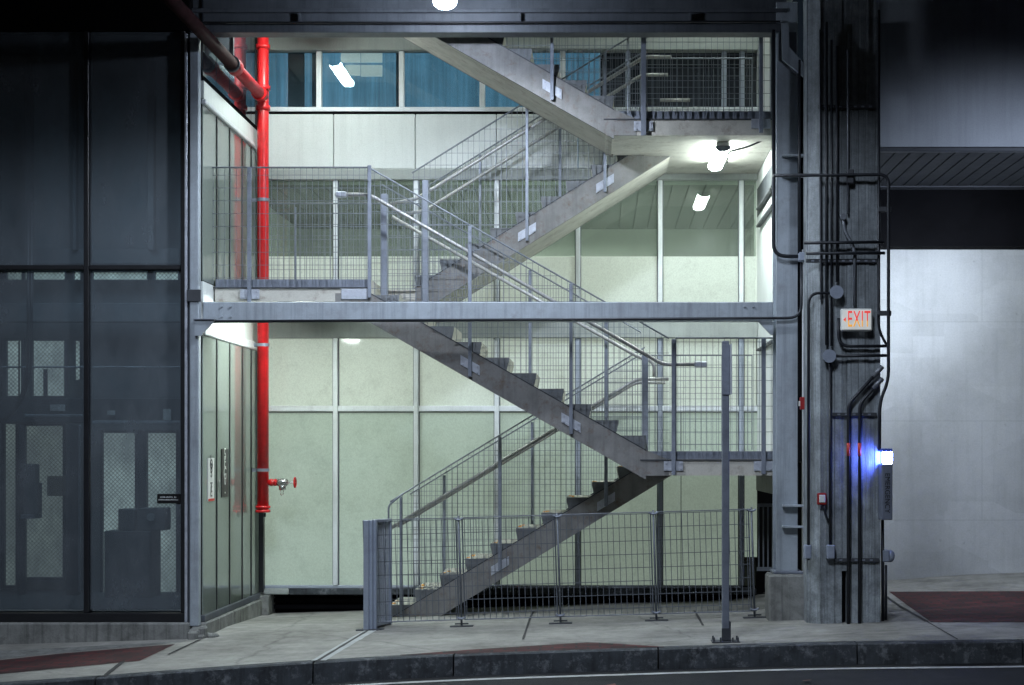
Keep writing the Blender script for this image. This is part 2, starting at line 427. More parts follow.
# ------------------------------------------------------------------ ground
kpx = [(26,684),(105,678),(200,670),(319,661.5),(456,655),(659,649),(816,644),(1024,642)]
kp = [ground(*p) for p in kpx]
kp = [(-30., 8.5), (-14., 11.3), (-7.5, 12.75)] + kp + [(9, kp[-1][1]), (40., kp[-1][1]-.2)]
def resample(path, step=.35):
    out = []
    for (a, b) in zip(path, path[1:]):
        n = max(1, int(math.hypot(b[0]-a[0], b[1]-a[1])/step))
        for i in range(n): out.append((a[0]+(b[0]-a[0])*i/n, a[1]+(b[1]-a[1])*i/n))
    out.append(path[-1])
    for _ in range(4):
        out = [out[0]] + [((out[i-1][0]+2*out[i][0]+out[i+1][0])/4, (out[i-1][1]+2*out[i][1]+out[i+1][1])/4) for i in range(1, len(out)-1)] + [out[-1]]
    return out
kpath = resample(kp)
def kerb_y(x):
    for a, b in zip(kpath, kpath[1:]):
        if a[0] <= x <= b[0]: return a[1]+(b[1]-a[1])*(x-a[0])/(b[0]-a[0])
    return kpath[0][1] if x < kpath[0][0] else kpath[-1][1]
KW, KH = .17, .185
mb = MB(); rows = 40
N = len(kpath)
for j in range(rows+1):
    for (x, y) in kpath:
        y0 = y+KW; yy = y0+(24.-y0)*(j/rows)
        mb.v.append((x, yy, gz(x, yy)))
for j in range(rows):
    for i in range(N-1):
        mb.f.append([j*N+i, j*N+i+1, (j+1)*N+i+1, (j+1)*N+i]); mb.mi.append(0)
tag(mb.build('pavement', M['pavement'], loc=(0,0,0)), kind='structure')
# kerb stones: swept section, joints between lengths
mb = MB()
segs = []; i = 0; k0 = 0
def ksec(x, y, dz=0., dy=0.):
    z = gz(x, y)+.003+dz; y += dy
    return [(x, y+KW, z), (x, y+.03, z), (x, y+.006, z-.012), (x, y-.012, z-KH-.1), (x, y+KW, z-KH-.1)]
cuts = {min(range(N), key=lambda q: abs(kpath[q][0]-c)) for c in [ground(*p)[0] for p in ((293,664),(457,655),(659,649))] + [-4.3, -6.4, -8.6, 2.45, 3.6, 5.2, 7]}
prev = None
for i in range(N):
    sct = ksec(*kpath[i])
    if prev is not None:
        a = prev
        b = sct
        if i in cuts: b = ksec(kpath[i][0]-.007, kpath[i][1])
        mb.add(a+b, [[0,1,6,5],[1,2,7,6],[2,3,8,7],[4,0,5,9]] + ([[5,6,7,8,9]] if i in cuts else []) + ([[4,3,2,1,0]] if i-1 in cuts else []))
    prev = ksec(kpath[i][0]+.007, kpath[i][1], random.uniform(-.002, .002), random.uniform(-.004, .004)) if i in cuts else sct
tag(mb.build('kerb', M['kerb'], loc=(0,0,0)), kind='structure')
# road
mb = MB(); cols = [-70]+[q for q, _ in kpath]+[70]
rl = []
for x in cols:
    y = kerb_y(x)+.1
    rl.append((x, y))
n = len(rl)
for t_ in (0, .1, .4, 1):
    for (x, y) in rl:
        yy = y*(1-t_)-45*t_
        mb.v.append((x, yy, gz(x, kerb_y(x))-KH+.03*min(1, t_*6)))
for j in range(3):
    for i in range(n-1): mb.f.append([(j+1)*n+i, (j+1)*n+i+1, j*n+i+1, j*n+i]); mb.mi.append(0)
tag(mb.build('road', M['road'], loc=(0,0,0)), kind='structure')
def rz(x, y): return gz(x, kerb_y(x))-KH+.03*min(1, max(0, (kerb_y(x)+.1-y)/(kerb_y(x)+45)*6))
mb = MB()
def strip(mb, pa, pb, zf):
    vs = [(x, y, zf(x, y)) for x, y in pa] + [(x, y, zf(x, y)) for x, y in pb]; m = len(pa)
    mb.add(vs, [[i, i+1, m+i+1, m+i] for i in range(m-1)])
loff = lambda x: .24 + .012*max(0, -x)
lp = [(x, y) for x, y in kpath if -9 < x < 9]
strip(mb, [(x, y-loff(x)-.10) for x, y in lp], [(x, y-loff(x)) for x, y in lp], lambda x, y: rz(x, y)+.005)
tag(mb.build('road_marking', M['roadline'], loc=(0,0,0)), kind='structure')

# brick areas and joints in the pavement
def patch(name, pts, mat, dz=.004):
    """flat area on the pavement: top edge and bottom edge polylines joined by a fine grid that follows the slope"""
    top, bot = pts; n = 24; mb = MB()
    def along(pl, t):
        x = pl[0][0]+(pl[-1][0]-pl[0][0])*t
        for p, q in zip(pl, pl[1:]):
            if p[0] <= x <= q[0]: return x, p[1]+(q[1]-p[1])*(x-p[0])/(q[0]-p[0])
        return pl[-1]
    m = 10
    for i in range(n+1):
        a_, b_ = along(top, i/n), along(bot, i/n)
        for j in range(m+1):
            x, y = ground(a_[0]+(b_[0]-a_[0])*j/m, a_[1]+(b_[1]-a_[1])*j/m); mb.v.append((x, y, gz(x, y)+dz))
    for i in range(n):
        for j in range(m):
            k = i*(m+1)+j; mb.f.append([k, k+1, k+m+2, k+m+1]); mb.mi.append(0)
    return tag(mb.build(name, mat, loc=(0,0,0)), kind='structure')
patch('brick_strip', ([(-60,667),(60,654),(175,644.5)], [(-60,680),(60,668.5),(140,661)]), M['brick'])
patch('brick_strip', ([(889,592),(1100,591)], [(931,622.5),(1100,622.5)]), M['brick'])
patch('brick_strip', ([(400,655.3),(470,650),(590,642.5),(664,647)], [(400,655.7),(470,653.6),(600,649),(664,647.6)]), M['brick'])
patch('gravel_strip', ([(-60,655),(0,651),(150,643.5),(188,640.5)], [(-60,666),(60,653),(180,643)]), M['concrete_base'], .003)
def joint(name, a, b, w, mat, dz=.006):
    (x0, y0), (x1, y1) = ground(*a), ground(*b); d = Vector((x1-x0, y1-y0)).normalized(); p = Vector((-d.y, d.x))*w; mb = MB(); n = 12
    for i in range(n+1):
        x, y = x0+(x1-x0)*i/n, y0+(y1-y0)*i/n; k = 1+random.uniform(-.2, .2)
        for q in (1, -1): mb.v.append((x+q*k*p.x, y+q*k*p.y, gz(x+q*p.x, y+q*p.y)+dz))
    for i in range(n): mb.f.append([2*i, 2*i+1, 2*i+3, 2*i+2]); mb.mi.append(0)
    tag(mb.build(name, mat, loc=(0,0,0)), kind='structure')
joint('pavement_joint', (371,629), (318,661), .018, M['joint'])
joint('pavement_joint', (368.5,630), (315,661), .035, M['joint_pale'], .005)
joint('pavement_joint', (374,630), (321.5,661), .035, M['joint_pale'], .005)
joint('pavement_joint', (123,662), (104,677), .022, M['joint'])
joint('pavement_joint', (534,611), (523,640), .012, M['joint'])
joint('pavement_joint', (694,611), (703,626), .012, M['joint'])
joint('pavement_joint', (886,597), (927,622), .02, M['joint'])
joint('pavement_joint', (927,622), (958,640), .008, M['joint'])
joint('pavement_joint', (168,655), (200,640), .015, M['joint'])

# ------------------------------------------------------------------ staircase
st = thing('staircase', (0, 17.6, 0), 'zigzag grey steel and concrete staircase with wire mesh guards climbing past a pale glazed wall', 'staircase')
def bracket(parent, x, z, Y, w=.2, h=.1, tilt=0.):
    """post shoe: two bolted plates either side of a post"""
    mb = MB(); k = tilt*10
    mb.prism([(x-w/2, z-h/2-k*w/2), (x+w/2, z-h/2+k*w/2), (x+w/2, z+h/2+k*w/2), (x-w/2, z+h/2-k*w/2)], Y-.012, Y)
    for dx in (-.075, .075):
        for dz in (-h*.3, h*.3): mb.disc((x+dx, Y-.016, z+dz+k*dx), (0, 1, 0), .009, .012, 8)
    return mb.build('bracket_plate', M['galv_light'], parent)
def post(x, z0, z1, Y, w=.04, brk=None, mat='galv', tilt=0.):
    w *= .85; mb = MB(); mb.box(x-w/2, x+w/2, Y-.008, Y+.012, z0, z1, bev=.003)
    for zz in (z1-.05, z1-.16): mb.disc((x, Y-.012, zz), (0, 1, 0), .013, .012, 8)
    p = mb.build('guard_post', M[mat], st)
    if brk is not None: bracket(p, x, brk, YS2a-.038 if Y < 17 else YS1a-.038, tilt=tilt)
    return p
def flight(x0, d, n, tread, riser, z0, ya, yb, kind):
    """x0: first riser, d=-1 climbs left, +1 climbs right; n treads"""
    nos = lambda x: z0+riser+(x-x0)*d*riser/tread
    for i in range(n):
        xa = x0+d*i*tread; xb = xa+d*tread; z = z0+(i+1)*riser
        mb = MB()
        poly = [(xa-d*.022, z), (xb, z), (xb, z-riser-.02), (xa+d*.012, z-riser-.02), (xa-d*.022, z-.04)]
        mb.prism(poly, ya+.012, yb-.012, 0, 1)
        mats = [M['tread'], M['step_end'], M['amber']]
        # cast ribs on the visible end
        for k in range(5):
            xr = xa+d*(tread*(k+.6)/5.2); mb.box(xr-.009, xr+.009, ya+.002, ya+.011, z-riser*.98, z-.03, 1)
        if kind == 1:
            for k in range(2+i % 2):
                yy = ya+.12+.22*k+random.uniform(0, .1); xx = xa+d*random.uniform(.0, .05)
                mb.box(xx-.018, xx+.018, yy, yy+.07, z+.0005, z+.007, 2)
        mb.build('step', mats, st)
    xe = x0+d*n*tread
    ext = .2*tread/riser
    for (y0, y1, ins) in ((ya-.037, ya, 0), (yb, yb+.03, 0)):
        a = x0-d*.02; b = xe+d*.02
        lo = lambda x: nos(x)-.45
        ground_cut = z0 if kind == 1 else None
        if kind == 1:
            zb = gz(a, y0)
            xk = x0+d*(zb-(z0+riser-.45))/(riser/tread)    # where the soffit line meets the ground
            a = max(a, x0+d*(zb+.15-(z0+riser))/(riser/tread)); poly = [(a, nos(a)-.15), (xe, nos(xe)-.15), (xe+d*ext, nos(xe)-.15), (xe+d*ext, lo(xe+d*ext)), (xk, zb-.01), (a, zb-.01)]
        else:
            poly = [(a, nos(a)-.15), (xe, nos(xe)-.15), (xe+d*ext, nos(xe)-.15), (xe+d*ext, lo(xe+d*ext)), (a, lo(a))]
        mb = MB(); mb.prism(poly, y0, y1)
        # top cap strip of the stringer
        mb.prism([(a, nos(a)-.149), (b, nos(b)-.149), (b, nos(b)-.137), (a, nos(a)-.137)], y0-.002, y1+.002, 1)
        mb.build('stringer', [M['stringer'], M['dark']], st)
    # soffit plate between the stringers
    a = x0; b = xe+d*ext
    if kind == 1: a = xk
    mb = MB(); mb.prism([(a, nos(a)-.45+.003), (b, nos(b)-.45+.003), (b, nos(b)-.38), (a, nos(a)-.38)], ya+.001, yb-.001)
    mb.build('soffit', M['soffit'], st)
    return nos, xe
n1, e1 = flight(X(390.9, YS1a), 1, 10, .284, .172, L1-11*.172, YS1a, YS1b, 1)
n2, e2 = flight(.46, -1, 10, .2875, (L2-L1)/11, L1, YS2a, YS2b, 2)
n3, e3 = flight(-2.054, 1, 9, .282, (L3-L2)/10, L2, YS1a, YS1b, 3)
n4, e4 = flight(.126, -1, 10, .2875, .164, L3, YS2a, YS2b, 4)
def landing(x0f, x0b, x1f, x1b, z, fasc):
    """deck (front half and back half may start at different x), ribbed edge, fascia slab"""
    ld = MB()
    ymid = 17.72
    for (a, b, y0, y1) in ((x0f, x1f, YS2a, ymid), (x0b, x1b, ymid+.002, YS1b+.08)):
        ld.box(a, b, y0, y1, z-.014, z)
        ld.box(a, b, y0+.03, y1, z-.085, z-.016)
        ld.box(a, b, y0-.03 if y0 == YS2a else y0, y1, z-.085-fasc, z-.0855)
    o = ld.build('landing', M['soffit'], st)
    mb = MB(); x = x0f+.01
    while x < x1f-.03:
        mb.box(x, x+.034, YS2a-.022, YS2a-.0005, z-.083, z-.004); x += .078
    mb.box(x0f, x1f, YS2a-.003, YS2a-.0002, z-.083, z-.001)
    mb.build('ribbed_edge', M['galv'], o)
    mb = MB(); mb.box(x0f-.02, x1f, YS2a-.045, YS2a-.031, z-.099, z-.087); mb.build('edge_angle', M['dark'], o)
    return o
landing(.44, .49, XR-.01, XR-.01, L1, .17)
landing(XSIDE+.02, XSIDE+.02, -2.40, -2.06, L2, .15)
landing(.06, .49, XR-.01, XR-.01, L3, .175)
landing(XSIDE+.02, XSIDE+.02, -2.74, -2.6, L3+11*.164, .30)
# fascia knuckles where a stringer bends into a landing
for (xa, nos, z, fs) in ((.46, n2, L1, .17), (.126, n4, L3, .175)):
    mb = MB(); mb.prism([(xa-.05, nos(xa-.05)-.15), (xa+.26, z-.09), (xa+.26, z-.0855-fs), (xa-.05, min(nos(xa-.05)-.45, z-.086-fs)+.0)], YS2a-.0335, YS2a-.002)
    mb.build('stringer', M['stringer'], st)
for (xa, y0, y1, ya, yb) in ():
    pass

def rail_run(pts, r=.021):
    return MB().tube(run(pts, .07), r, 10).build('handrail', M['rail'], st, smooth=True)
GH, HH = 1.16, .86
def guard_flight(x0, x1, nos, Y, zlow=None, wire='wire', low=-.13):
    a, b = sorted((x0, x1))
    poly = [(a, nos(a)+low), (b, nos(b)+low), (b, nos(b)+GH), (a, nos(a)+GH)]
    if zlow is not None:
        poly = [(a, max(zlow, nos(a)+low)), (b, max(zlow, nos(b)+low)), (b, nos(b)+GH), (a, nos(a)+GH)]
    mb = MB(); grid_wires(mb, poly, Y)
    mb.tube([(a, Y, nos(a)+GH), (b, Y, nos(b)+GH)], .0095, 6)
    return mb.build('guard_panel', M[wire], st)
def guard_flat(x0, x1, z0, z1, Y, wire='wire'):
    mb = MB(); grid_wires(mb, [(x0, z0), (x1, z0), (x1, z1), (x0, z1)], Y)
    mb.tube([(x0, Y, z1), (x1, Y, z1)], .0095, 6); mb.tube([(x0, Y, z0), (x0, Y, z1)], .007, 6); mb.tube([(x1, Y, z0), (x1, Y, z1)], .007, 6)
    return mb.build('guard_panel', M[wire], st)
YG2, YG2b, YG1, YG1b = YS2a-.06, YS2b+.045, YS1a-.05, YS1b+.05
# flight 1
guard_flight(X(390, YG1), .50, n1, YG1); guard_flight(X(398, YG1), .50, n1, YG1b)
for Yr in (YG1+.1, YG1b-.12):
    a, b = -2.36, .42
    rail_run([(a-.02, Yr, n1(a)+HH-.01), (b, Yr, n1(b)+HH), (b+.35, Yr, n1(b)+HH)])
mb = MB().tube(run([(X(388.5, YG1), YG1, n1(-2.36)+GH-.25), (X(388.5, YG1), YG1, n1(-2.36)+GH-.03), (-2.2, YG1, n1(-2.2)+GH)], .05), .011, 8); mb.build('guard_post', M['galv'], st)
for px in (401, 500, 606): 
    x = X(px, YG1); post(x, n1(x)-.35, n1(x)+GH-.02, YG1-.015, .034 if px == 401 else .048, n1(x)-.3 if px != 401 else None, tilt=.06)
for px in (444, 532): 
    x = X(px, YG1b); post(x, n1(x)-.3, n1(x)+GH-.02, YG1b+.03, .04)
# flight 2
guard_flight(-2.43, .72, n2, YG2); guard_flight(-2.43, .46, n2, YG2b)
for Yr in (YG2+.1,):
    rail_run([(-2.78, Yr, n2(-2.42)+HH+.03), (-2.42, Yr, n2(-2.42)+HH+.03), (.66, Yr, n2(.66)+HH), (1.02, Yr, n2(.66)+HH)])
Yr = YG2b-.1
rail_run([(-2.3, Yr, n2(-2.3)+HH), (.42, Yr, n2(.42)+HH), (.60, Yr, n2(.42)+HH-.06), (.60, Yr, n2(.42)+HH-.22)])
mb = MB().box(X(695, YG2), X(707.5, YG2), YG2+.075, YG2+.125, n2(.66)+HH-.028, n2(.66)+HH+.03, bev=.006); mb.build('rail_end', M['galv_light'], st)
mb = MB().box(X(334, YG2), X(345, YG2), YG2+.075, YG2+.125, n2(-2.42)+HH+.0, n2(-2.42)+HH+.06, bev=.006); mb.build('rail_end', M['galv_light'], st)
for px in (470, 571):
    x = X(px, YG2); post(x, n2(x)-.42, n2(x)+GH-.01, YG2-.012, .045, n2(x)-.30, tilt=-.057)
for px in (424, 530, 606):
    x = X(px, YG2b); post(x, n2(x)-.2, n2(x)+GH-.01, YG2b+.02, .045)
# newel uprights
for (x, z0, z1, Y) in ((X(384.5, 17.0), L2-.25, L2+.95, 17.0), (X(645, 17.3), L1, L1+1.05, 17.3), (X(425.5, 17.6), L2-.2, L2+1.2, 17.6)):
    MB().box(x-.035, x+.035, Y-.03, Y+.03, z0, z1, bev=.006).build('newel_post', M['galv'], st)
# flight 3
guard_flight(-2.1, .50, n3, YG1, low=-.16); guard_flight(-2.1, .50, n3, YG1b)
for Yr in (YG1+.1, YG1b-.15):
    rail_run([(-2.35, Yr, n3(-2.05)+HH-.06), (-2.05, Yr, n3(-2.05)+HH), (.5, Yr, n3(.5)+HH), (.8, Yr, n3(.5)+HH)])
for px in (527, 605):
    x = X(px, YG1); post(x, n3(x)-.40, n3(x)+GH-.01, YG1-.015, .04, n3(x)-.30, tilt=.06)
for px in (480, 560):
    x = X(px, YG1b); post(x, n3(x)-.2, n3(x)+GH-.01, YG1b+.02, .04)
# flight 4
guard_flight(-1.6, .3, n4, YG2); guard_flight(-1.6, .1, n4, YG2b)
rail_run([(-2.0, YG2+.1, n4(-2.0)+HH), (.28, YG2+.1, n4(.28)+HH), (.50, YG2+.1, n4(.28)+HH-.02), (.50, YG2+.1, n4(.28)+HH-.12)])
rail_run([(-2.0, YG2b-.1, n4(-2.0)+HH), (.05, YG2b-.1, n4(.05)+HH), (.35, YG2b-.1, n4(.05)+HH)])
x = X(552, YG2); post(x, n4(x)-.42, n4(x)+1.1, YG2-.012, .045, n4(x)-.30, tilt=-.057)
# landings
guard_flat(X(205.5, YG2), X(370, YG2), L2-.06, L2+1.16, YG2)
guard_flat(X(262, YG1b), X(425, YG1b), L2+.02, L2+1.14, YG1b)
guard_flat(X(676, YG2), X(773, YG2), L1+.0, L1+1.18, YG2)
guard_flat(X(648, YG1b), X(752, YG1b), L1+.02, L1+1.14, YG1b)
guard_flat(X(628, YG2), X(771, YG2), L3-.03, L3+1.18, YG2)
guard_flat(X(640, YG1b), X(752, YG1b), L3+.02, L3+1.1, YG1b)
post(X(249.5, YG2), L2-.26, L2+1.16, YG2-.012, .05, L2-.16); post(X(369.5, YG2), L2-.2, L2+1.18, YG2-.012, .045)
MB().box(X(342, YS2a), X(368, YS2a), YS2a-.05, YS2a-.032, L2-.215, L2-.105, bev=.004).build('bracket_plate', M['galv_light'], st)
post(X(673.5, YG2), L1-.25, L1+1.17, YG2-.012, .05, L1-.155); post(X(763.5, YG2), L1-.24, L1+1.18, YG2-.012, .055, L1-.155)
post(X(643.5, YG2), L3-.27, L3+1.05, YG2-.012, .065, L3-.165); post(X(761, YG2), L3-.24, L3+1.05, YG2-.012, .05, L3-.14)
post(X(295, YG1b), L2, L2+1.1, YG1b+.02, .03); post(X(604, YG1b), L3-.4, L3+1.1, YG1b+.02, .045)
# extra bits on the top landing: loop of rail
rail_run([(X(660, 18.6), 18.6, L3+.55), (X(690, 18.6), 18.6, L3+.55)])

# ------------------------------------------------------------------ glazed back wall
bw = thing('glazed_wall', (-.9, YW+.1, -.1), 'tall pale green frosted glass wall with aluminium mullions behind the stairs', 'wall')
XL = X(258, YW)-.06
mull = [336, 416.5, 497, 578, 660, 741]
mx = [X(p, YW) for p in mull]
def pane_row(z0, z1, mat, x0, x1, Y=YW, t=.012, name='window_pane'):
    ed = [x0]+[m for m in mx if x0 < m < x1]+[x1]
    for a, b in zip(ed, ed[1:]):
        MB().box(a+.012, b-.012, Y, Y+t, z0, z1).build(name, mat, bw)
zg0, ztr, zs0 = Z(585, YW), Z(409, YW), Z(338.5, YW)
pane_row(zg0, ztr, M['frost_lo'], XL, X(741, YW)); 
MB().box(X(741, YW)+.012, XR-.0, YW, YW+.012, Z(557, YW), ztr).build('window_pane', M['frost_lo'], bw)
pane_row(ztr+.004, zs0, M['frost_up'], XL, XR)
# horizontal transom, head, sill
mb = MB().box(XL, XR, YW-.045, YW-.002, Z(411.5, YW), Z(405.8, YW), bev=.006); mb.box(XL, XR, YW-.02, YW-.002, Z(412.6, YW), Z(411.6, YW), 1); mb.build('transom', [M['alu'], M['paint_dark']], bw)
mb = MB().box(XL, X(741, YW), YW-.05, YW-.002, zg0-.035, zg0, bev=.005); mb.build('sill', M['alu_dim'], bw)
for i, m in enumerate(mx):
    w = .028
    mb = MB().box(m-w, m+w, YW-.065, YW-.001, zg0-.001, zs0, bev=.006); mb.box(m+w+.001, m+w+.012, YW-.03, YW-.001, zg0, zs0, 1); mb.box(m-w-.009, m-w-.001, YW-.03, YW-.001, zg0, zs0, 1)
    mb.build('mullion', [M['alu'] if i < 3 else M['alu_dim'], M['paint_dark']], bw)  # right-hand mullions get a darker copy: missing light put into the colour
# slab band at the first floor
zsl1 = Z(322, YW)
MB().box(XL-.05, XR, YW-.10, YW+.3, zs0, zsl1+.02, bev=.01).build('slab_band', M['slab'], bw)
# first-floor glazing: frosted below, clear above
zf, zh = Z(256.5, YW), Z(181, YW)
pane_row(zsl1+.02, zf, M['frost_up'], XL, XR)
pane_row(zf+.004, zh, M['clear'], XL, XR)
for i, m in enumerate(mx):
    w = .027
    mb = MB().box(m-w, m+w, YW-.06, YW-.001, zsl1+.021, zh, bev=.006); mb.box(m+w+.001, m+w+.012, YW-.03, YW-.001, zsl1+.021, zh, 1); mb.box(m-w-.009, m-w-.001, YW-.03, YW-.001, zsl1+.021, zh, 1)
    mb.build('mullion', [M['alu'], M['paint_dark']], bw)
# band above, white panels, blue windows
MB().box(XL-.05, XR, YW-.09, YW+.3, zh, Z(170, YW), bev=.01).build('slab_band', M['slab'], bw)
zp0, zp1 = Z(170, YW), Z(115.5, YW)
ed = [XL-.02, X(334.5, YW), X(416, YW), X(497, YW), X(578, YW), X(660, YW), XR]
for a, b in zip(ed, ed[1:]):
    MB().box(a+.004, b-.004, YW-.075, YW+.2, zp0+.002, zp1, bev=.006).build('wall_panel', M['white_wall'], bw)
MB().box(XL-.02, XR, YW-.05, YW+.2, zp1+.001, Z(112.5, YW)).build('shadow_gap', M['void'], bw)
zb0, zb1 = Z(112.4, YW), Z(52, YW)
mb = MB().box(XL, XR, YW-.06, YW+.1, zb0, Z(108, YW), bev=.006); mb.build('sill', M['alu'], bw)
bl = [X(p, YW) for p in (319.5, 402, 482.5, 563)]
ed = [XL]+bl+[X(600, YW)]
for a, b in zip(ed, ed[1:]):
    MB().box(a+.015, b-.015, YW+.02, YW+.032, Z(108, YW), zb1).build('window_pane', M['blue_glass'], bw)
for m in bl:
    MB().box(m-.032, m+.032, YW-.05, YW+.019, Z(108, YW)+.001, zb1, bev=.006).build('mullion', M['alu'], bw)
MB().box(XL-.05, XR, YW-.10, YW+.06, zb1, 8.9, bev=.01).build('slab_band', M['slab'], bw)
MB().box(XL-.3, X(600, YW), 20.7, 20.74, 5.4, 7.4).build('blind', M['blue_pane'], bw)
mb = MB()
for (p0, p1) in ((288, 304), (312, 318), (396, 401)): mb.box(X(p0, 20.5), X(p1, 20.5), 20.5, 20.55, 5.4, 7.4)
mb.build('inner_post', M['shaft_frame'], bw)
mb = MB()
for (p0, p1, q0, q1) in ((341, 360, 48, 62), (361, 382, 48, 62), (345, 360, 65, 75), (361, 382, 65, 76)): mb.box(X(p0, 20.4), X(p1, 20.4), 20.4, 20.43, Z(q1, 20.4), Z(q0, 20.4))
mb.build('window_grid', M['reflected_lit'], bw)  # glowing panes added behind the glass in place of a reflected window grid
MB().box(X(681, YW)-.004, X(681, YW)+.004, YW-.004, YW-.0005, zg0+.002, ztr-.02).build('panel_joint', M['dark'], bw)
# right of the blue windows: dark door bay behind the top landing
xa, xb_ = X(600, YW), XR
MB().box(xa, xb_, YW+.06, YW+.1, Z(108, YW), zb1).build('window_pane', M['side_dark'], bw)
for px in (628, 724, 742):
    MB().box(X(px, YW)-.03, X(px, YW)+.03, YW-.04, YW+.055, Z(108, YW)+.001, zb1, bev=.005).build('mullion', M['alu_dim'], bw)
# plinth and dark recess under the glass
zq = Z(594.5, YW)
MB().box(X(290, YW), X(756, YW), YW-.06, YW+.2, zq, zg0-.036, bev=.01).build('plinth', M['kerb'], bw)
MB().box(XL-.1, X(290, YW)-.003, YW-.08, YW+.2, Z(594, YW), zg0-.036, bev=.01).build('plinth', M['slab'], bw)
MB().box(XL-.1, X(272, YW), YW-.2, YW+.2, gz(-4, YW)-.1, Z(594, YW)-.002, bev=.012).build('plinth', M['concrete_base'], bw)
mb = MB()
for k in range(4):
    mb.box(X(272, YW)+.002, XR, YW+.10+.002*k, YW+.16, -.16+k*.075, -.11+k*.075)
mb.box(X(272, YW)+.002, XR+.3, YW+.18, YW+.25, -.3, zq)
mb.build('vent_louvre', M['void'], bw)
# dim room behind the clear band
rm = MB(); rx0, rx1 = XL-.4, XR+.4
rm.box(rx0, rx1, 24., 24.1, 3.2, 5.4); rm.box(rx0-.1, rx0, YW+.3, 24.1, 3.2, 5.4); rm.box(rx1, rx1+.1, YW+.3, 24.1, 3.2, 5.4)
rm.box(rx0, rx1, YW+.32, 24, 3.15, 3.2)
rm.build('room_wall', M['room'], bw)
mb = MB(); x = rx0
while x < rx1:
    mb.box(x+.008, x+.20, YW+.31, 23.98, zh+.13, zh+.16); x += .21
mb.box(rx0, rx1, YW+.31, 23.98, zh+.165, zh+.2); mb.build('room_ceiling', M['plank'], bw)

# right return wall with dark void below
rw = thing('return_wall', (XR+.1, 17.8, L1), 'white painted return wall at the right end of the landings behind the steel column', 'wall')
MB().box(XR, XR+.15, 16.75, 19.35, L1-.07, 8.9).build('wall_panel', M['white_wall'], rw)
MB().box(XR-.004, XR-.001, 16.9, 18.95, Z(218, YW), Z(190, YW)).build('shadow_gap', M['dark'], rw)
for z in (4.55, 4.35, 2.9):
    MB().box(XR-.05, XR-.001, 17.0, 18.6, z, z+.02).build('shelf_angle', M['dark'], rw)
MB().box(XR-.02, XR+.15, 16.8, 18.9, 1.27, L1-.08).build('edge_beam', M['stringer'], rw)
dk = thing('back_opening', (2.2, 19.6, -.1), 'black unlit opening between the glazed wall and the concrete pedestal', 'opening')
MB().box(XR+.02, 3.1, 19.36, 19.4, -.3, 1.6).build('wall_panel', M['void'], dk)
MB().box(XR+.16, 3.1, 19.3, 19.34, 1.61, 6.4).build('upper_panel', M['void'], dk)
# dark railing in the opening
rl_ = thing('railing', (1.95, 18.0, .4), 'short dark railing with vertical bars left of the concrete pedestal', 'railing')
zt, zb = Z(505, 17.6), Z(569, 17.6)
a, b = X(757, 17.6), X(779, 17.6)
MB().box(a, b, 17.58, 17.62, zt-.02, zt+.015).build('rail', M['conduit_grey'], rl_); MB().box(a, b, 17.58, 17.62, zb-.02, zb+.02).build('rail', M['conduit_grey'], rl_)
for k in range(5):
    x = a+.02+(b-a-.04)*k/4; MB().box(x-.007, x+.007, 17.593, 17.607, zb+.02, zt-.02).build('baluster', M['conduit_grey'], rl_)

# ------------------------------------------------------------------ lift tower on the left
lt = thing('lift_tower', (-5.6, YE, -.2), 'dark smoked glass lift tower with black mullions and a silver corner post', 'tower')
xg1 = X(182.5, YE); xm = X(86, YE); xg0 = X(-75, YE)
zh_, zb_, zt_ = Z(267, YE), Z(612, YE), Z(31, YE)
for (a, b) in ((xg0, xm), (xm, xg1)):
    MB().box(a+.03, b-.03, YE+.05, YE+.062, zb_+.02, zh_-.02).build('window_pane', M['smoke'], lt)
    MB().box(a+.03, b-.03, YE+.05, YE+.062, zh_+.02, zt_).build('window_pane', M['smoke'], lt)
def fr(name, px0, px1, py0, py1, y0=YE, y1=YE+.12, mat='black', bev=.006):
    return MB().box(X(px0, YE), X(px1, YE), y0, y1, Z(py1, YE), Z(py0, YE), bev=bev).build(name, M[mat], lt)
fr('mullion', 83.5, 88.5, 31, 613); fr('mullion', 180.5, 185, 31, 613)
fr('transom', -75, 83.4, 265, 269.5); fr('transom', 88.6, 180.4, 265, 269.5)
fr('transom', -75, 185, 613.2, 622, YE-.01, YE+.15)
fr('header', -75, 190, -40, 30.8, YE-.02, YE+.2, 'void')
fr('corner_post', 185.2, 188, 34, 622, YE-.03, YE+.1, 'galv_light', .004)
fr('corner_post', 188.2, 191, 34, 622, YE+.02, YE+.12, 'paint_dark', .004)
fr('corner_post', 190.6, 199.6, 34, 626, YE-.04, YE+.06, 'paint', .008)
fr('post_clip', 188, 202, 290, 302, YE-.055, YE-.041, 'dark', .004)
# concrete plinth under the front, slightly battered
mb = MB(); x0, x1 = X(-80, YE), X(191, YE)
mb.box(x0, x1, YE-.08, YE+.5, -.5, Z(623, YE-.08), bev=.015); mb.build('plinth', M['concrete_base'], lt)
# broken footing at the corner
mb = MB()
for k in range(9):
    x = X(random.uniform(193, 214), YE); y = YE+random.uniform(-.1, .12); s_ = random.uniform(.03, .075)
    mb.box(x-s_, x+s_, y-s_, y+s_, gz(x, y)-.05, gz(x, y)+s_*random.uniform(.7, 2.1), bev=.02)
mb.build('footing', M['concrete_base'], lt)
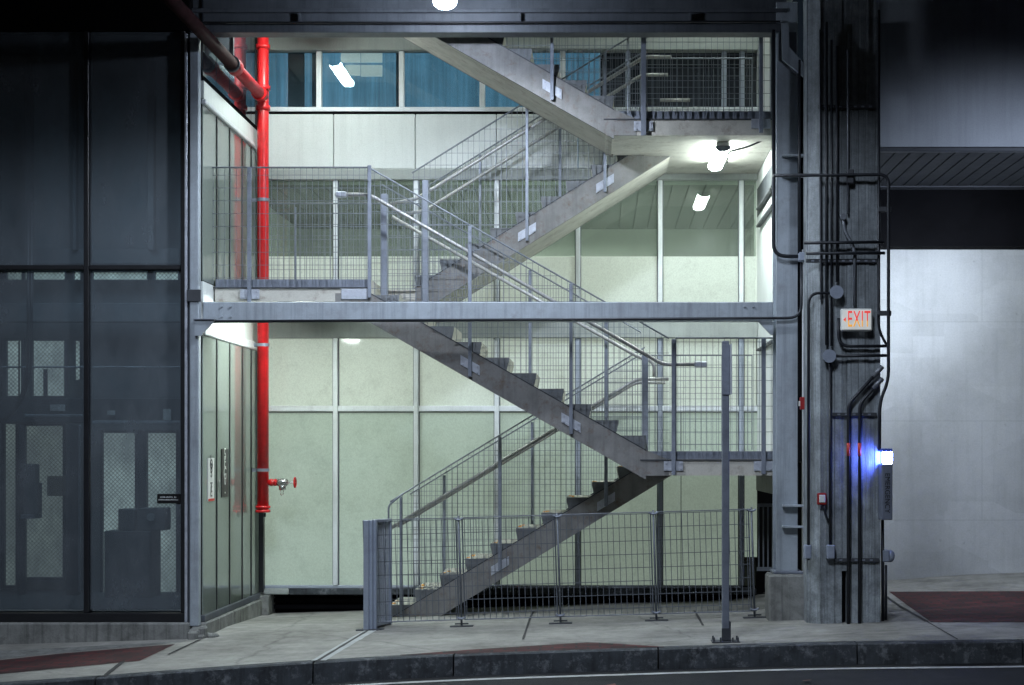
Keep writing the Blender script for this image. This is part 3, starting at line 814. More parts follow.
# stair side cladding
ys = [16.19] + [-F*XSIDE/(600-p) for p in (216.5, 229.5, 242, 251)] + [18.86]
def side_row(z0, z1, mat, sl0=0., sl1=0.):
    for i, (a, b) in enumerate(zip(ys, ys[1:])):
        mb = MB(); A, B = a+.012, b-.012
        f0 = lambda y: z0+sl0*(y-16.2); f1 = lambda y: z1+sl1*(y-16.2)
        mb.add([(XSIDE-.012, A, f0(A)), (XSIDE-.012, B, f0(B)), (XSIDE-.012, B, f1(B)), (XSIDE-.012, A, f1(A)),
                (XSIDE, A, f0(A)), (XSIDE, B, f0(B)), (XSIDE, B, f1(B)), (XSIDE, A, f1(A))],
               [[0,1,2,3],[7,6,5,4],[0,4,5,1],[1,5,6,2],[2,6,7,3],[3,7,4,0]])
        mb.build('side_pane', mat, lt)
zsb = Z(614, 16.3); zst = 1.7+.0*1+ (454-336)*16.3/F
side_row(zsb, zst-.0, M['side_glass'], 0, 0)
MB().box(XSIDE-.02, XSIDE+.03, 16.19, 18.86, zst+.005, zst+.10, bev=.01).build('side_trim', M['alu'], lt)
MB().box(XSIDE-.02, XSIDE+.004, 16.19, 18.86, zst+.105, L2-.07).build('side_band', M['white_wall'], lt)
zu0, zu1 = Z(103, 16.25), Z(82, 16.25)
side_row(L2-.06, zu0-.03, M['side_glass'])
MB().box(XSIDE-.02, XSIDE+.035, 16.19, 18.86, zu0-.025, zu0+.03, bev=.01).build('side_trim', M['alu'], lt)
MB().box(XSIDE-.02, XSIDE+.012, 16.19, 18.86, zu0+.034, zu1).build('side_band', M['white_wall'], lt)
side_row(zu1+.06, 8.9, M['side_dark'])
MB().box(XSIDE-.05, XSIDE-.016, 16.25, 18.9, zsb-.3, 8.9).build('side_backing', M['void'], lt)
MB().box(XSIDE-.05, XSIDE+.02, 16.2, 18.87, zsb-.07, zsb-.004, bev=.006).build('side_sill', M['paint_dark'], lt)
mb = MB()
edg = [16.15, 16.75, 17.4, 18.0, 18.7, 18.95]
for a, b in zip(edg, edg[1:]): mb.box(XSIDE-.1, XSIDE+.05, a+.004, b-.004, -.5, zsb-.075, bev=.012)
mb.build('side_plinth', M['concrete_base'], lt)
MB().box(XSIDE-.03, XSIDE+.05, 18.87, 18.95, zsb, 8.9).build('corner_mullion', M['black'], lt)
for y_ in ys[1:-1]:
    MB().box(XSIDE-.01, XSIDE+.009, y_-.016, y_+.016, zsb, zst).build('side_seam', M['black'], lt)
    MB().box(XSIDE-.01, XSIDE+.009, y_-.016, y_+.016, L2-.06, zu0-.03).build('side_seam', M['black'], lt)
# inside the tower
zfl = Z(612, YE)
mb = MB(); mb.box(xg0-.3, XSIDE-.06, 18.7, 18.8, zfl-.1, 7.2); mb.box(xg0-.3, xg0-.2, YE+.2, 18.7, zfl-.1, 7.2); mb.box(xg0-.3, XSIDE-.06, YE+.1, 18.8, zfl-.1, zfl)
mb.build('shaft_wall', M['shaft'], lt)
YI = 18.45
def win(px0, px1, py0, py1, mat='lattice', Y=YI, fw=.03):
    f = MB(); a, b, c, d = X(px0, Y), X(px1, Y), Z(py1, Y), Z(py0, Y)
    f.box(a-fw, a, Y-.05, Y+.02, c-fw, d+fw); f.box(b, b+fw, Y-.05, Y+.02, c-fw, d+fw); f.box(a, b, Y-.05, Y+.02, d, d+fw); f.box(a, b, Y-.05, Y+.02, c-fw, c)
    o = f.build('window_grid', M['shaft_frame'], lt)
    MB().box(a, b, Y, Y+.012, c, d).build('pane', M[mat], o)
for (a, b) in ((8, 23), (26, 29.5), (34, 66), (75, 81.5), (94, 148), (156, 179)): win(a, b, 272.5, 280, 'strip', fw=.012)
win(8, 22.5, 341, 396); win(34, 65.5, 341, 396); win(76, 81, 341, 380, fw=.01)
win(6, 17, 424, 585, 'lattice_dim'); win(24, 64, 426, 577, 'lattice_dim'); 
win(104, 136, 433, 594, 'lattice'); win(146.5, 177, 433, 594, 'lattice')
def inner(name, px0, px1, py0, py1, Y, dep, mat='shaft_frame', bev=.008):
    return MB().box(X(px0, Y), X(px1, Y), Y, Y+dep, Z(py1, Y), Z(py0, Y), bev=bev).build(name, M[mat], lt)
inner('shaft_beam', -60, 181, 398, 423, 18.1, .2); inner('shaft_rail', -60, 181, 366.2, 368, 17.9, .02, 'paint')
inner('shaft_beam', -60, 181, 303, 322, 18.2, .15, 'shaft'); inner('shaft_beam', 0, 180, 248, 264, 18.3, .12)
inner('shaft_rail', 90, 180, 420.5, 424, 18.0, .04, 'paint'); inner('shaft_rail', 24, 82, 414, 417, 18.0, .04, 'paint')
inner('guide_rail', 66, 78, 425, 600, 18.0, .1); inner('guide_rail', 18.5, 24.5, 425, 600, 18.05, .08); inner('guide_rail', 78, 80, 425, 592, 17.6, .05, 'paint')
inner('guide_rail', 137, 146, 430, 600, 18.2, .1); inner('guide_rail', 24, 31, 60, 250, 18.2, .1); inner('guide_rail', 72, 76, 60, 250, 18.2, .1); inner('guide_rail', 147, 154, 60, 250, 18.2, .1)
inner('guide_rail', 18, 19.5, 341, 400, 17.8, .02, 'conduit'); inner('guide_rail', 43, 47, 369, 397, 17.8, .03, 'conduit')
for (r0, top) in ((5., 340), (9.5, 335)):
    Y = 17.4; pts = [P(24+r0*.8, 200, Y), P(24+r0*.8, 335, Y), P(24+r0*.75, 370, Y), P(18+r0*.5, 400, Y), P(8, 417+r0*.3, Y), P(-20, 422+r0*.5, Y)]
    MB().tube(run(pts, .4), .016, 8).build('travelling_cable', M['conduit'], lt, smooth=True)
# notices, cabinets, boxes standing or fixed inside
def solo(name, px0, px1, py0, py1, Y, dep, mat, label, cat, group=None):
    o = MB().box(X(px0, Y), X(px1, Y), Y, Y+dep, Z(py1, Y), Z(py0, Y), bev=.006).build(name, M[mat]); tag(o, label, cat, group); return o
solo('notice', 50, 65, 404.5, 411, 18.06, .006, 'paper', 'wide pale notice on the inner beam left of the black mullion of the lift tower', 'notice')
solo('notice', 107, 115, 410.5, 415, 18.06, .006, 'paper', 'small pale notice on the inner beam just right of the tower mullion', 'notice')
solo('notice', 163, 171, 409, 420, 18.06, .006, 'paper', 'upright pale notice on the inner beam near the silver corner post', 'notice')
cb = thing('cabinet', P(127, 596, 17.7), 'grey steel cabinet with a double door standing inside the right lift tower bay', 'cabinet')
Y = 17.7
MB().box(X(104, Y), X(151, Y), Y, Y+.4, zfl, Z(531, Y), bev=.01).build('body', M['cabinet'], cb)
for (a, b) in ((105, 127), (128, 150)): MB().box(X(a, Y), X(b, Y), Y-.015, Y-.001, zfl+.08, Z(534, Y), bev=.004).build('door', M['cabinet'], cb)
MB().box(X(138, Y), X(140, Y), Y-.03, Y-.016, Z(588, Y), Z(581, Y)).build('handle', M['paper'], cb)
pr = thing('machine', P(143, 531, 17.75), 'dark control machine with a pale dial on top of the grey cabinet', 'machine')
Y = 17.75
MB().box(X(118, Y), X(135, Y), Y, Y+.25, Z(530.5, Y), Z(509, Y), bev=.01).build('side_box', M['cabinet'], pr)
MB().box(X(137, Y), X(165, Y), Y, Y+.25, Z(530.5, Y), Z(508, Y), bev=.01).build('body', M['cabinet'], pr)
MB().disc((X(151, Y), Y-.01, Z(517, Y)), (0, 1, 0), .045, .018, 16).build('dial', M['paper'], pr)
ct = thing('control_box', P(30, 520, 17.8), 'dark stepped control box against the screened window in the left lift tower bay', 'box')
Y = 17.8
MB().box(X(23, Y), X(35, Y), Y, Y+.15, Z(514, Y), Z(464, Y), bev=.008).build('body', M['cabinet'], ct)
MB().box(X(35.1, Y), X(37.5, Y), Y, Y+.15, Z(514, Y), Z(483, Y), bev=.004).build('side_part', M['cabinet'], ct)
MB().box(X(22, Y), X(36, Y), Y-.05, Y+.2, Z(518.5, Y), Z(514.4, Y), bev=.004).build('shelf', M['paint'], ct)
solo('carton', 47, 62, 476, 496, 18.2, .2, 'brown', 'brown carton in front of the screened window of the left lift tower bay', 'box')
# plates on the tower
sg = thing('sign', P(167.5, 504, YE+.04), 'small black plate with two lines of white lettering low on the right front pane', 'sign')
MB().box(X(156, YE), X(179.5, YE), YE+.036, YE+.048, Z(503.5, YE), Z(494, YE), bev=.004).build('plate', M['sign_black'], sg)
mb = MB()
for (px0, widths, py) in ((159.3, (4.2, 7.2, 2.2), 497.0), (157.6, (19.5,), 499.7)):
    x = px0
    for w in widths:
        k = x
        while k < x+w:
            mb.box(X(k, YE), X(k+.8, YE), YE+.033, YE+.0355, Z(py+.75, YE), Z(py-.65+random.uniform(0, .5), YE)); k += 1.25
        x += w+1.3
mb.build('lettering', M['paper'], sg)
def side_sign(name, pxa, pxb, pya, pyb, mat, lmat, chars, label, red=False):
    ya, yb = -F*XSIDE/(600-pxa), -F*XSIDE/(600-pxb); ym = (ya+yb)/2
    z1, z0 = Z(pya, ym), Z(pyb, ym)
    o = thing(name, (XSIDE+.004, ym, z0), label, 'sign')
    MB().box(XSIDE+.001, XSIDE+.008, ya, yb, z0, z1).build('plate', M[mat], o)
    for i, (c, fz) in enumerate(chars):
        text_mesh('lettering', c, (yb-ya)*.62, M[lmat], o, (XSIDE+.009, ym, z0+(z1-z0)*fz), (R(90), 0, R(90)), .001)
    if red: MB().box(XSIDE+.0085, XSIDE+.011, ya, yb, z0, z0+.025).build('red_end', M['tape_red'], o)
    return o
side_sign('sign', 207.5, 213.5, 458, 501, 'sign_white', 'sign_black', [('E', .93), ('O', .84), ('B', .75), ('S', .66), ('-', .40), ('T', .30), ('E', .21)], 'tall narrow white label with black characters and a red foot on the side cladding', True)
side_sign('sign', 221, 227.5, 449, 497, 'sign_black', 'sign_white', [('5', .88), ('E', .72), ('G', .48), ('0', .36), ('-', .12)], 'tall narrow black label with pale characters on the side cladding')

# ------------------------------------------------------------------ steel frame
sc_ = thing('steel_column', (X(785, YBM), YBM, .49), 'blue grey painted steel column standing on a concrete pedestal', 'column')
a, b = X(776, YBM), X(797.5, YBM); zc0 = Z(573, YBM); zc1 = 6.3
MB().box(a, b, YBM-.02, YBM+.005, zc0+.02, zc1, bev=.004).build('flange', M['paint'], sc_)
MB().box((a+b)/2-.012, (a+b)/2+.012, YBM+.006, YBM+.294, zc0+.02, zc1).build('web', M['paint'], sc_)
MB().box(a, b, YBM+.295, YBM+.32, zc0+.02, zc1, bev=.004).build('flange', M['paint'], sc_)
MB().box(a-.03, b+.05, YBM-.05, YBM+.35, zc0-.005, zc0+.019, bev=.004).build('base_plate', M['galv'], sc_)
for py in (157, 177, 505.5, 526.5):
    z = Z(py, YBM); MB().box(a+.055, X(807.5, YBM), YBM-.11, YBM-.021, z-.011, z+.011, bev=.003).build('tie_plate', M['paint'], sc_)
MB().prism([(a+.02, 5.98), (b-.02, 5.98), (b-.02, 5.55), (a+.02, 5.7)], YBM-.07, YBM-.0205).build('haunch', M['paint_dark'], sc_)
# knee brace to the concrete column
zz = lambda py: Z(py, YBM)
MB().prism([(X(780, YBM), zz(20)), (X(787, YBM), zz(20)), (X(788, YBM), zz(50)), (X(813, YBM), zz(78)), (X(808, YBM), zz(84)), (X(781, YBM), zz(62))], YBM-.12, YBM-.075).build('knee_brace', M['paint'], sc_)
xb = thing('crossbeam', (X(489, YBM), YBM, Z(321, YBM)), 'blue grey steel crossbeam spanning in front of the middle landing', 'beam')
a_, b_ = X(202, YBM), X(773, YBM)
zt1, zt0 = Z(302, YBM), Z(321, YBM)
MB().box(a_, b_, YBM-.01, YBM+.16, zt0, zt1, bev=.008).build('beam', M['paint'], xb)
MB().prism([(X(199, YBM), zt0-.003), (X(219, YBM), zt0-.003), (X(205, YBM), Z(337, YBM)), (X(199, YBM), Z(337, YBM))], YE-.08, YE-.043).build('gusset', M['paint'], xb)
MB().prism([(b_, zt0-.003), (X(758, YBM), zt0-.003), (X(771, YBM), Z(335, YBM)), (b_, Z(335, YBM))], YBM-.005, YBM+.03).build('gusset', M['paint'], xb)
MB().box(X(198, YBM), X(220, YBM), YE-.1, YE-.042, zt0-.002, zt0+.006).build('seat_plate', M['galv'], xb)
for px in (222, 231, 744, 753):
    for py in (306.5, 316.5): MB().disc((X(px, YBM), YBM-.016, Z(py, YBM)), (0, 1, 0), .012, .014, 8).build('bolt', M['paint'], xb)
gd = thing('roof_girder', (0, YBM, 5.98), 'dark steel girder across the top of the stair opening under the overhang', 'girder')
ga, gb = X(190, YBM), X(787, YBM)
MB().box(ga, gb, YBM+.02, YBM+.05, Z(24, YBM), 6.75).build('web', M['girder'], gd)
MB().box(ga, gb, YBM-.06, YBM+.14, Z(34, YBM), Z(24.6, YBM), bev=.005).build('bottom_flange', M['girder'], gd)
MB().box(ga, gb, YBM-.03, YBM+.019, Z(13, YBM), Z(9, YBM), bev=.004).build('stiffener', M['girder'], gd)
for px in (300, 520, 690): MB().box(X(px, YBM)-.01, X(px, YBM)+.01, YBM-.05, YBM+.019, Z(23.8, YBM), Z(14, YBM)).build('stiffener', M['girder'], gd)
# overhang roof above and ceiling over the stairs
ov = thing('overhang', (0, 14.5, 6.75), 'black roof overhang above the stair front', 'roof')
MB().box(-14, 12, 12.9, 16.15, 6.76, 7.1).build('slab', M['dark'], ov)
MB().box(-4.4, XR+.4, 16.16, 16.3, 6.76, 8.899).build('upper_wall', M['dark'], ov)
MB().box(-4.4, XR+.4, 16.16, 19.6, 8.9, 9.1).build('ceiling', M['slab'], ov)
MB().box(-14, 12, 12.7, 12.899, 6.6, 9.5).build('fascia', M['dark'], ov)
# pedestal
pd = MB().box(X(768.5, 16.1), X(808, 16.1), 16.08, 16.45, -.15, zc0-.008, bev=.02).build('pedestal', M['concrete_base'])
tag(pd, 'stained concrete pedestal carrying the steel column', 'pedestal')

# ------------------------------------------------------------------ concrete column with conduits
cc = thing('concrete_column', (X(845, YC), YC+.3, 0), 'massive board marked concrete column crowded with conduits right of the stairs', 'column')
c0, c1 = X(808.5, YC), X(881, YC)
zs = Z(571, YC)
mb = MB()
xs = [c0+.12]
while xs[-1] < c1-.09: xs.append(xs[-1]+random.uniform(.035, .075))
xs.append(c1-.005)
for i, (p, q) in enumerate(zip(xs, xs[1:])):
    mb.box(p+.0015, q-.0015, YC+random.choice((0, .004, .008, .012, .018)), YC+.1, zs if X(841, YC) < (p+q)/2 < X(848, YC) else -.15, 6.8)
mb.build('board_face', M['concrete'], cc)
mb = MB(); mb.prism([(c0, -.15), (c1, -.15), (c1, 6.8), (c0, 6.8)], YC+.12, YC+.40)
mb.add([(c0, YC+.13, -.15), (c0+.118, YC+.005, -.15), (c0+.118, YC+.13, -.15), (c0, YC+.13, 6.8), (c0+.118, YC+.005, 6.8), (c0+.118, YC+.13, 6.8)], [[0,1,4,3],[0,2,1],[3,4,5]])
mb.build('core', M['concrete'], cc)
MB().box(X(841, YC), X(848, YC), YC+.101, YC+.118, -.1, zs).build('recess', M['void'], cc)
YK = YC-.035
ci = 0
def conduit(pts, r, label, mat='conduit', Y=YK, rad=.1, cat='conduit'):
    r = r*.82
    pp = [p if len(p) == 3 else (*p, Y) for p in pts]
    w = [P(*p) for p in pp]
    o = MB().tube(run(w, rad), r, 10).build('conduit', M[mat], smooth=True); ORIG[o.name] = Vector(o.location)
    return tag(o, label, cat, 'electrical conduits on the columns')
conduit([(773, 175.5), (850, 175), (888.5, 174.5), (888.5, 380), (879.8, 402), (879.5, 450)], .02, 'long dark conduit crossing both columns high up then dropping down the right edge', Y=YK-.06)
conduit([(879, 10), (878.5, 330), (888.2, 348)], .016, 'dark conduit down the right edge of the concrete column bending into the outer drop', Y=YK)
conduit([(804, 243), (884, 242)], .019, 'upper of the three dark conduits crossing the column above the exit sign', Y=YK-.05)
conduit([(806, 253.5), (885, 253)], .019, 'middle of the three dark conduits crossing the column above the exit sign', Y=YK-.055)
conduit([(773.5, 30), (773.5, 256), (799, 256.5)], .024, 'thick dark conduit down the steel column edge turning into the small square box', Y=16.1, rad=.2)
conduit([(801.5, 262), (801.5, 318), (205, 321.6)], .018, 'dark conduit from the small square box running left along the bottom of the crossbeam', Y=16.13, rad=.14)
conduit([(799.5, 60), (799.5, 252)], .016, 'thin dark conduit in the gap between the two columns', Y=16.05)
conduit([(832, 293), (808.5, 293), (808.5, 560)], .018, 'dark conduit from the upper round box bending down the left edge of the concrete column', rad=.12)
conduit([(836, 356), (887, 355.5)], .019, 'dark conduit running right from the lower round box', Y=YK-.03)
conduit([(830, 362), (830, 546)], .017, 'dark conduit dropping from the lower round box to the pale outlet box', Y=YK)
conduit([(838.5, 318), (838.5, 346.5), (887, 346)], .019, 'dark conduit leaving the exit sign and bending right', Y=YK-.02, rad=.12)
DIAG = [conduit([(882, 367), (848.7, 404), (848.5, 628)], .021, 'dark conduit with a red band and a diagonal upper end, left of its pair', Y=YK-.02, rad=.06),
        conduit([(882, 379), (859.8, 404), (859.5, 628)], .021, 'dark conduit with a red band and a diagonal upper end, right of its pair', Y=YK-.02, rad=.06)]
conduit([(843, 218), (845, 232), (854.5, 247), (854.5, 306)], .019, 'grey conduit leaving the small fitting and sweeping down behind the exit sign', 'conduit_grey', rad=.12)
conduit([(819.8, 30), (819.8, 106), (821, 300)], .013, 'pale thin conduit down the left part of the upper concrete column', 'conduit_grey')
conduit([(826.5, 22), (826.5, 345)], .018, 'first thick dark conduit of the row down the upper concrete column', 'conduit')
conduit([(831.5, 40), (831.5, 346)], .015, 'second dark conduit of the row down the upper concrete column', 'conduit')
conduit([(837, 46), (837, 282)], .018, 'third dark conduit of the row ending at the upper round box', 'conduit')
conduit([(848, 50), (848, 214)], .014, 'pale conduit right of the dark row on the upper concrete column', 'conduit_grey')
conduit([(824, 504), (825, 514), (829, 522)], .014, 'short curved conduit below the red and white alarm', 'conduit')
conduit([(886, 565), (886, 620)], .016, 'short conduit below the grey horn beside the column', 'conduit', Y=15.75)
conduit([(882.5, 520), (883, 628)], .02, 'dark conduit from the emergency call box down to the pavement', 'conduit', Y=15.8)
conduit([(727, 163), (727, 152), (748, 147), (770, 137)], .012, 'thin curved conduit from the ceiling lamp under the top landing to the steel column', 'conduit', Y=16.95)
for o_, (px, py), bx in zip(DIAG, ((882, 367), (882, 379)), (848.5, 859.6)):
    w0 = Vector(P(px+.6, py-.6, YK-.02)); w1 = Vector(P(px-9, py+9.7, YK-.02))
    MB().tube([w0, w0+(w1-w0)*.02, w1], [.019, .024, .024], 12).build('conduit_cap', M['conduit_grey'], o_, smooth=True)
    MB().tube([P(bx, 456, YK-.02), P(bx, 443, YK-.02)], .0185, 12).build('tape_band', M['tape_red'], o_, smooth=True)
def strut(px0, px1, py, label, Y=YC-.012, h=.036):
    z = Z(py, Y); mb = MB().box(X(px0, Y), X(px1, Y), Y-.02, Y+.01, z-h/2, z+h/2, bev=.003)
    x = X(px0, Y)+.05
    while x < X(px1, Y)-.04:
        mb.box(x, x+.028, Y-.024, Y-.0205, z-.008, z+.008, 1); x += .075
    tag(mb.build('support_rail', [M['dark'], M['galv']]), label, 'bracket', 'slotted rails holding the conduits')
strut(818, 875, 107, 'slotted rail across the dark top of the concrete column')
strut(806, 877, 261, 'slotted rail under the three conduits above the exit sign')
strut(832, 876.5, 414.5, 'slotted rail across the column above the red tape bands')
strut(834, 879, 560, 'slotted rail low on the concrete column beside the pale outlet box')
def jbox(name, px0, px1, py0, py1, Y, dep, mat, label, lid=True):
    o = thing(name, P((px0+px1)/2, py1, Y), label, 'box')
    MB().box(X(px0, Y), X(px1, Y), Y, Y+dep, Z(py1, Y), Z(py0, Y), bev=.008).build('body', M[mat], o)
    if lid:
        MB().box(X(px0, Y)+.008, X(px1, Y)-.008, Y-.006, Y-.0005, Z(py1, Y)+.008, Z(py0, Y)-.008, bev=.003).build('lid', M[mat], o)
    return o
jbox('junction_box', 799, 807, 252, 261, 16.02, .1, 'box_grey', 'small square grey box where conduits meet between the two columns')
jbox('junction_box', 827, 835, 545, 559, YK-.04, .08, 'box_grey', 'pale outlet box low on the concrete column at the end of a conduit')
jbox('junction_box', 804.5, 811.5, 545, 559, YK-.02, .1, 'box_grey', 'pale outlet box on the left edge of the concrete column')
for (px, py, lab) in ((836.6, 292, 'upper round grey box just above the exit sign'), (829.3, 356, 'lower round grey box below left of the exit sign')):
    Y = YK-.05; o = thing('round_box', P(px, py+6, Y), lab+' on the concrete column', 'box', 'round conduit boxes')
    MB().disc(P(px, py, Y+.03), (0, 1, 0), .062, .07, 24).build('body', M['box_grey'], o, smooth=True)
    MB().disc(P(px, py, Y-.012), (0, 1, 0), .066, .012, 24).build('lid', M['box_grey'], o, smooth=True)
o = MB().box(*[X(p, YK-.05) for p in (847, 854)], YK-.05, YK+.02, Z(184, YK), Z(170, YK), bev=.008).build('conduit_clamp', M['dark']); tag(o, 'dark clamp on the high conduit crossing the concrete column', 'clamp')
o = MB().disc(P(843, 217, YK-.01), (0, 1, 0), .03, .05, 16).build('conduit_fitting', M['conduit_grey'], smooth=True); tag(o, 'small round fitting at the top of the sweeping grey conduit', 'fitting')
for (py, Y) in ((209, YK-.04), (313, YK-.04)):
    o = MB().box(X(878, Y), X(891.5, Y), Y, Y+.03, Z(py+2.6, Y), Z(py-2.4, Y), bev=.005).build('conduit_strap', M['dark']); tag(o, 'dark strap tying the two right hand conduits together '+('beside the black beam' if py < 250 else 'level with the exit sign'), 'strap', 'straps on the right hand conduits')
# exit sign
Y = YK-.07
ex = thing('exit_sign', P(857, 331, Y), 'white illuminated exit sign with red letters and an arrow on the column', 'sign')
xe0, xe1, ze0, ze1 = X(841, Y), X(872.5, Y), Z(331, Y), Z(308.5, Y)
MB().box(xe0, xe1, Y, Y+.06, ze0, ze1, bev=.012).build('housing', M['sign_white'], ex)
MB().box(xe0+.014, xe1-.014, Y-.005, Y-.0005, ze0+.014, ze1-.014, bev=.002).build('face', M['exit_face'], ex)
text_mesh('lettering', 'EXIT', .225, M['exit_letters'], ex, ((xe0+xe1)/2+.02, Y-.008, (ze0+ze1)/2), (R(90), 0, 0), .002, sx=.45)
mb = MB().prism([(xe0+.022, (ze0+ze1)/2), (xe0+.046, (ze0+ze1)/2+.024), (xe0+.046, (ze0+ze1)/2-.024)], Y-.009, Y-.0055); mb.build('arrow', M['exit_letters'], ex)
# alarm devices
Y = YK-.03
al = thing('alarm_device', P(822, 505, Y), 'small red and white fire alarm on the concrete column', 'alarm')
MB().box(X(817.7, Y), X(826.6, Y), Y, Y+.06, Z(505, Y), Z(493, Y), bev=.008).build('housing', M['device_red'], al)
MB().box(X(819.2, Y), X(825.2, Y), Y-.012, Y-.0005, Z(502.5, Y), Z(495, Y), bev=.004).build('strobe', M['sign_white'], al)
Y = 16.0
al2 = thing('alarm_device', P(803, 409, Y), 'small red alarm box in the gap between the steel and concrete columns', 'alarm')
MB().box(X(800.5, Y), X(806, Y), Y, Y+.08, Z(409.5, Y), Z(397, Y), bev=.006).build('housing', M['device_red'], al2)
MB().box(X(799.3, Y), X(800.4, Y), Y+.01, Y+.06, Z(406, Y), Z(401, Y)).build('strobe', M['sign_white'], al2)
# emergency call box with blue lamp
Y = 15.5
ep = thing('call_box', P(887, 521, Y), 'grey emergency call box with a glowing blue lamp beside the column', 'call box')
MB().box(X(881.8, Y), X(892.6, Y), Y, Y+.26, Z(520, Y), Z(464, Y), bev=.008).build('housing', M['call_box'], ep)
MB().box(X(881.8, Y), X(892.6, Y), Y, Y+.26, Z(451.5, Y), Z(448.5, Y), bev=.004).build('cap', M['blue_body'], ep)
MB().tube([P(887.2, 463.8, Y+.1), P(887.2, 461, Y+.1), P(887.2, 453, Y+.1), P(887.2, 451.6, Y+.1)], [.045, .052, .052, .045], 16).build('lamp', M['blue_lamp'], ep, smooth=True)
text_mesh('lettering', 'EMERGENCY', .072, M['sign_black'], ep, (X(887.2, Y), Y-.003, Z(493, Y)), (R(90), R(90), 0), .001, sx=.95)
Y = 15.8
hn = thing('horn_box', P(889, 565, Y), 'rounded grey weatherproof box on the right side of the concrete column', 'box')
MB().box(X(882.5, Y), X(889, Y), Y-.04, Y+.1, Z(562, Y), Z(550, Y), bev=.01).build('body', M['box_grey'], hn)
MB().sphere(P(890, 556, Y+.03), .055, (.9, 1, 1.15), 14, 10).build('cover', M['box_grey'], hn, smooth=True)

# ------------------------------------------------------------------ right-hand side
gr = thing('concrete_girder', (6, 16.6, 4.87), 'smooth grey concrete girder in half shadow above the plank soffit on the right', 'girder')
MB().box(X(872, 16.5), 14, 16.5, 16.9, Z(148, 16.5), 6.75).build('face', M['girder_conc'], gr)
MB().box(X(872, 16.5), 14, 16.44, 16.52, Z(152.5, 16.5), Z(148.2, 16.5), bev=.008).build('drip_edge', M['dark'], gr)
so = thing('plank_soffit', (6, 17.7, 4.82), 'dark plank soffit behind the concrete girder on the right', 'ceiling')
mb = MB(); x = 2.6
zso = Z(153, 16.52)
while x < 14:
    mb.box(x+.008, x+.15, 16.53, 18.55, zso, zso+.03, bev=.004); x += .155
mb.box(2.55, 14, 16.53, 18.56, zso+.034, zso+.06)
mb.build('planks', M['plank_dark'], so)
bb = thing('dark_beam', (6, 18.8, 4.1), 'black unlit beam between the plank soffit and the pale wall on the right', 'beam')
MB().box(2.5, 14, 18.56, 18.75, Z(187, 18.56)-.0, zso+.3).build('lip', M['dark'], bb)
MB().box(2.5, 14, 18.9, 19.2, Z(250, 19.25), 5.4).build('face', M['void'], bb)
pw = MB().box(2.45, 14, 19.25, 19.5, -.3, Z(249.5, 19.25)).build('painted_wall', M['rwall'])
tag(pw, 'large pale painted wall in the recess on the far right', 'wall')

# ------------------------------------------------------------------ red standpipe
YP = 18.46; xp = X(263, YP)
sp = thing('standpipe', (xp, YP, Z(517, YP)), 'bright red fire standpipe down the corner with a hose valve', 'pipe')
rp = .066
zj = Z(97, YP)
MB().tube([(xp, YP, Z(511, YP)), (xp, YP, 8.9)], rp, 20).build('riser', M['red'], sp, smooth=True)
MB().tube([(xp, 13.6, zj), (xp, YP-1.45, zj)], rp*1.02, 20).build('branch_pipe', M['red_shade'], sp, smooth=True)
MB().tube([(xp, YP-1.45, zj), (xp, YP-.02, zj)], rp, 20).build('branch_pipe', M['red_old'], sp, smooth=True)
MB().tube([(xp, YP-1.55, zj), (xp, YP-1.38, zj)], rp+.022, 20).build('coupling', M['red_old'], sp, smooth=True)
MB().disc((xp, YP-.19, zj), (0, 1, 0), rp+.02, .09, 20).build('coupling', M['red'], sp, smooth=True)
for py in (108, 88, 47): MB().disc((xp, YP, Z(py, YP)), (0, 0, 1), rp+.017, .05, 20).build('coupling', M['red'], sp, smooth=True)
MB().disc((xp, YP, Z(507, YP)), (0, 0, 1), rp+.02, .03, 20).build('coupling', M['red'], sp, smooth=True)
MB().disc((xp, YP, Z(511, YP)), (0, 0, 1), rp+.02, .03, 20).build('end_cap', M['red'], sp, smooth=True)
MB().tube([(xp+.02, YP, Z(513, YP)), (xp+.02, YP, Z(517, YP))], .014, 8).build('drain_cock', M['conduit'], sp)
for py in (470, 200, 345): 
    z = Z(py, YP); o = MB().box(XSIDE-.0, xp-rp, YP-.015, YP+.015, z-.02, z+.02).disc((xp, YP, z), (0, 0, 1), rp+.008, .036, 20).build('clamp', M['galv'], sp)
zv = Z(482.5, YP)
vb = MB().tube([(xp+rp*.8, YP, zv), (X(277, YP), YP, zv)], .034, 14).disc((X(269, YP)+.03, YP, zv), (1, 0, 0), .042, .03, 14).disc((X(275.5, YP), YP, zv), (1, 0, 0), .042, .03, 14).build('branch_pipe', M['red'], sp, smooth=True)
vl = MB().tube([P(276.5, 482.5, YP), P(279, 482.5, YP), P(283, 482.5, YP), P(287, 482.5, YP), P(288.5, 482.5, YP)], [.03, .046, .05, .044, .02], 14).tube([P(282.5, 484, YP), P(282.5, 487, YP), P(282.5, 490, YP)], [.035, .042, .042], 14).build('valve', M['chrome'], sp, smooth=True)
MB().tube([P(288, 482.5, YP), P(294.5, 482.5, YP)], .009, 8).build('spindle', M['chrome'], vl)
xh = X(295, YP)
mb = MB(); ring = [(xh, YP+.055*math.cos(t), zv+.055*math.sin(t)) for t in [2*math.pi*k/20 for k in range(21)]]
mb.tube(ring, .010, 8)
for k in range(3):
    t = math.pi*k/3; mb.tube([(xh, YP+.055*math.cos(t), zv+.055*math.sin(t)), (xh, YP-.055*math.cos(t), zv-.055*math.sin(t))], .007, 6)
mb.build('handwheel', M['red'], vl, smooth=True)
MB().tube(run([P(281, 490, YP), P(280.5, 495, YP), P(283, 495.5, YP), P(283.5, 490, YP)], .02), .0035, 5).build('chain', M['chrome'], vl)
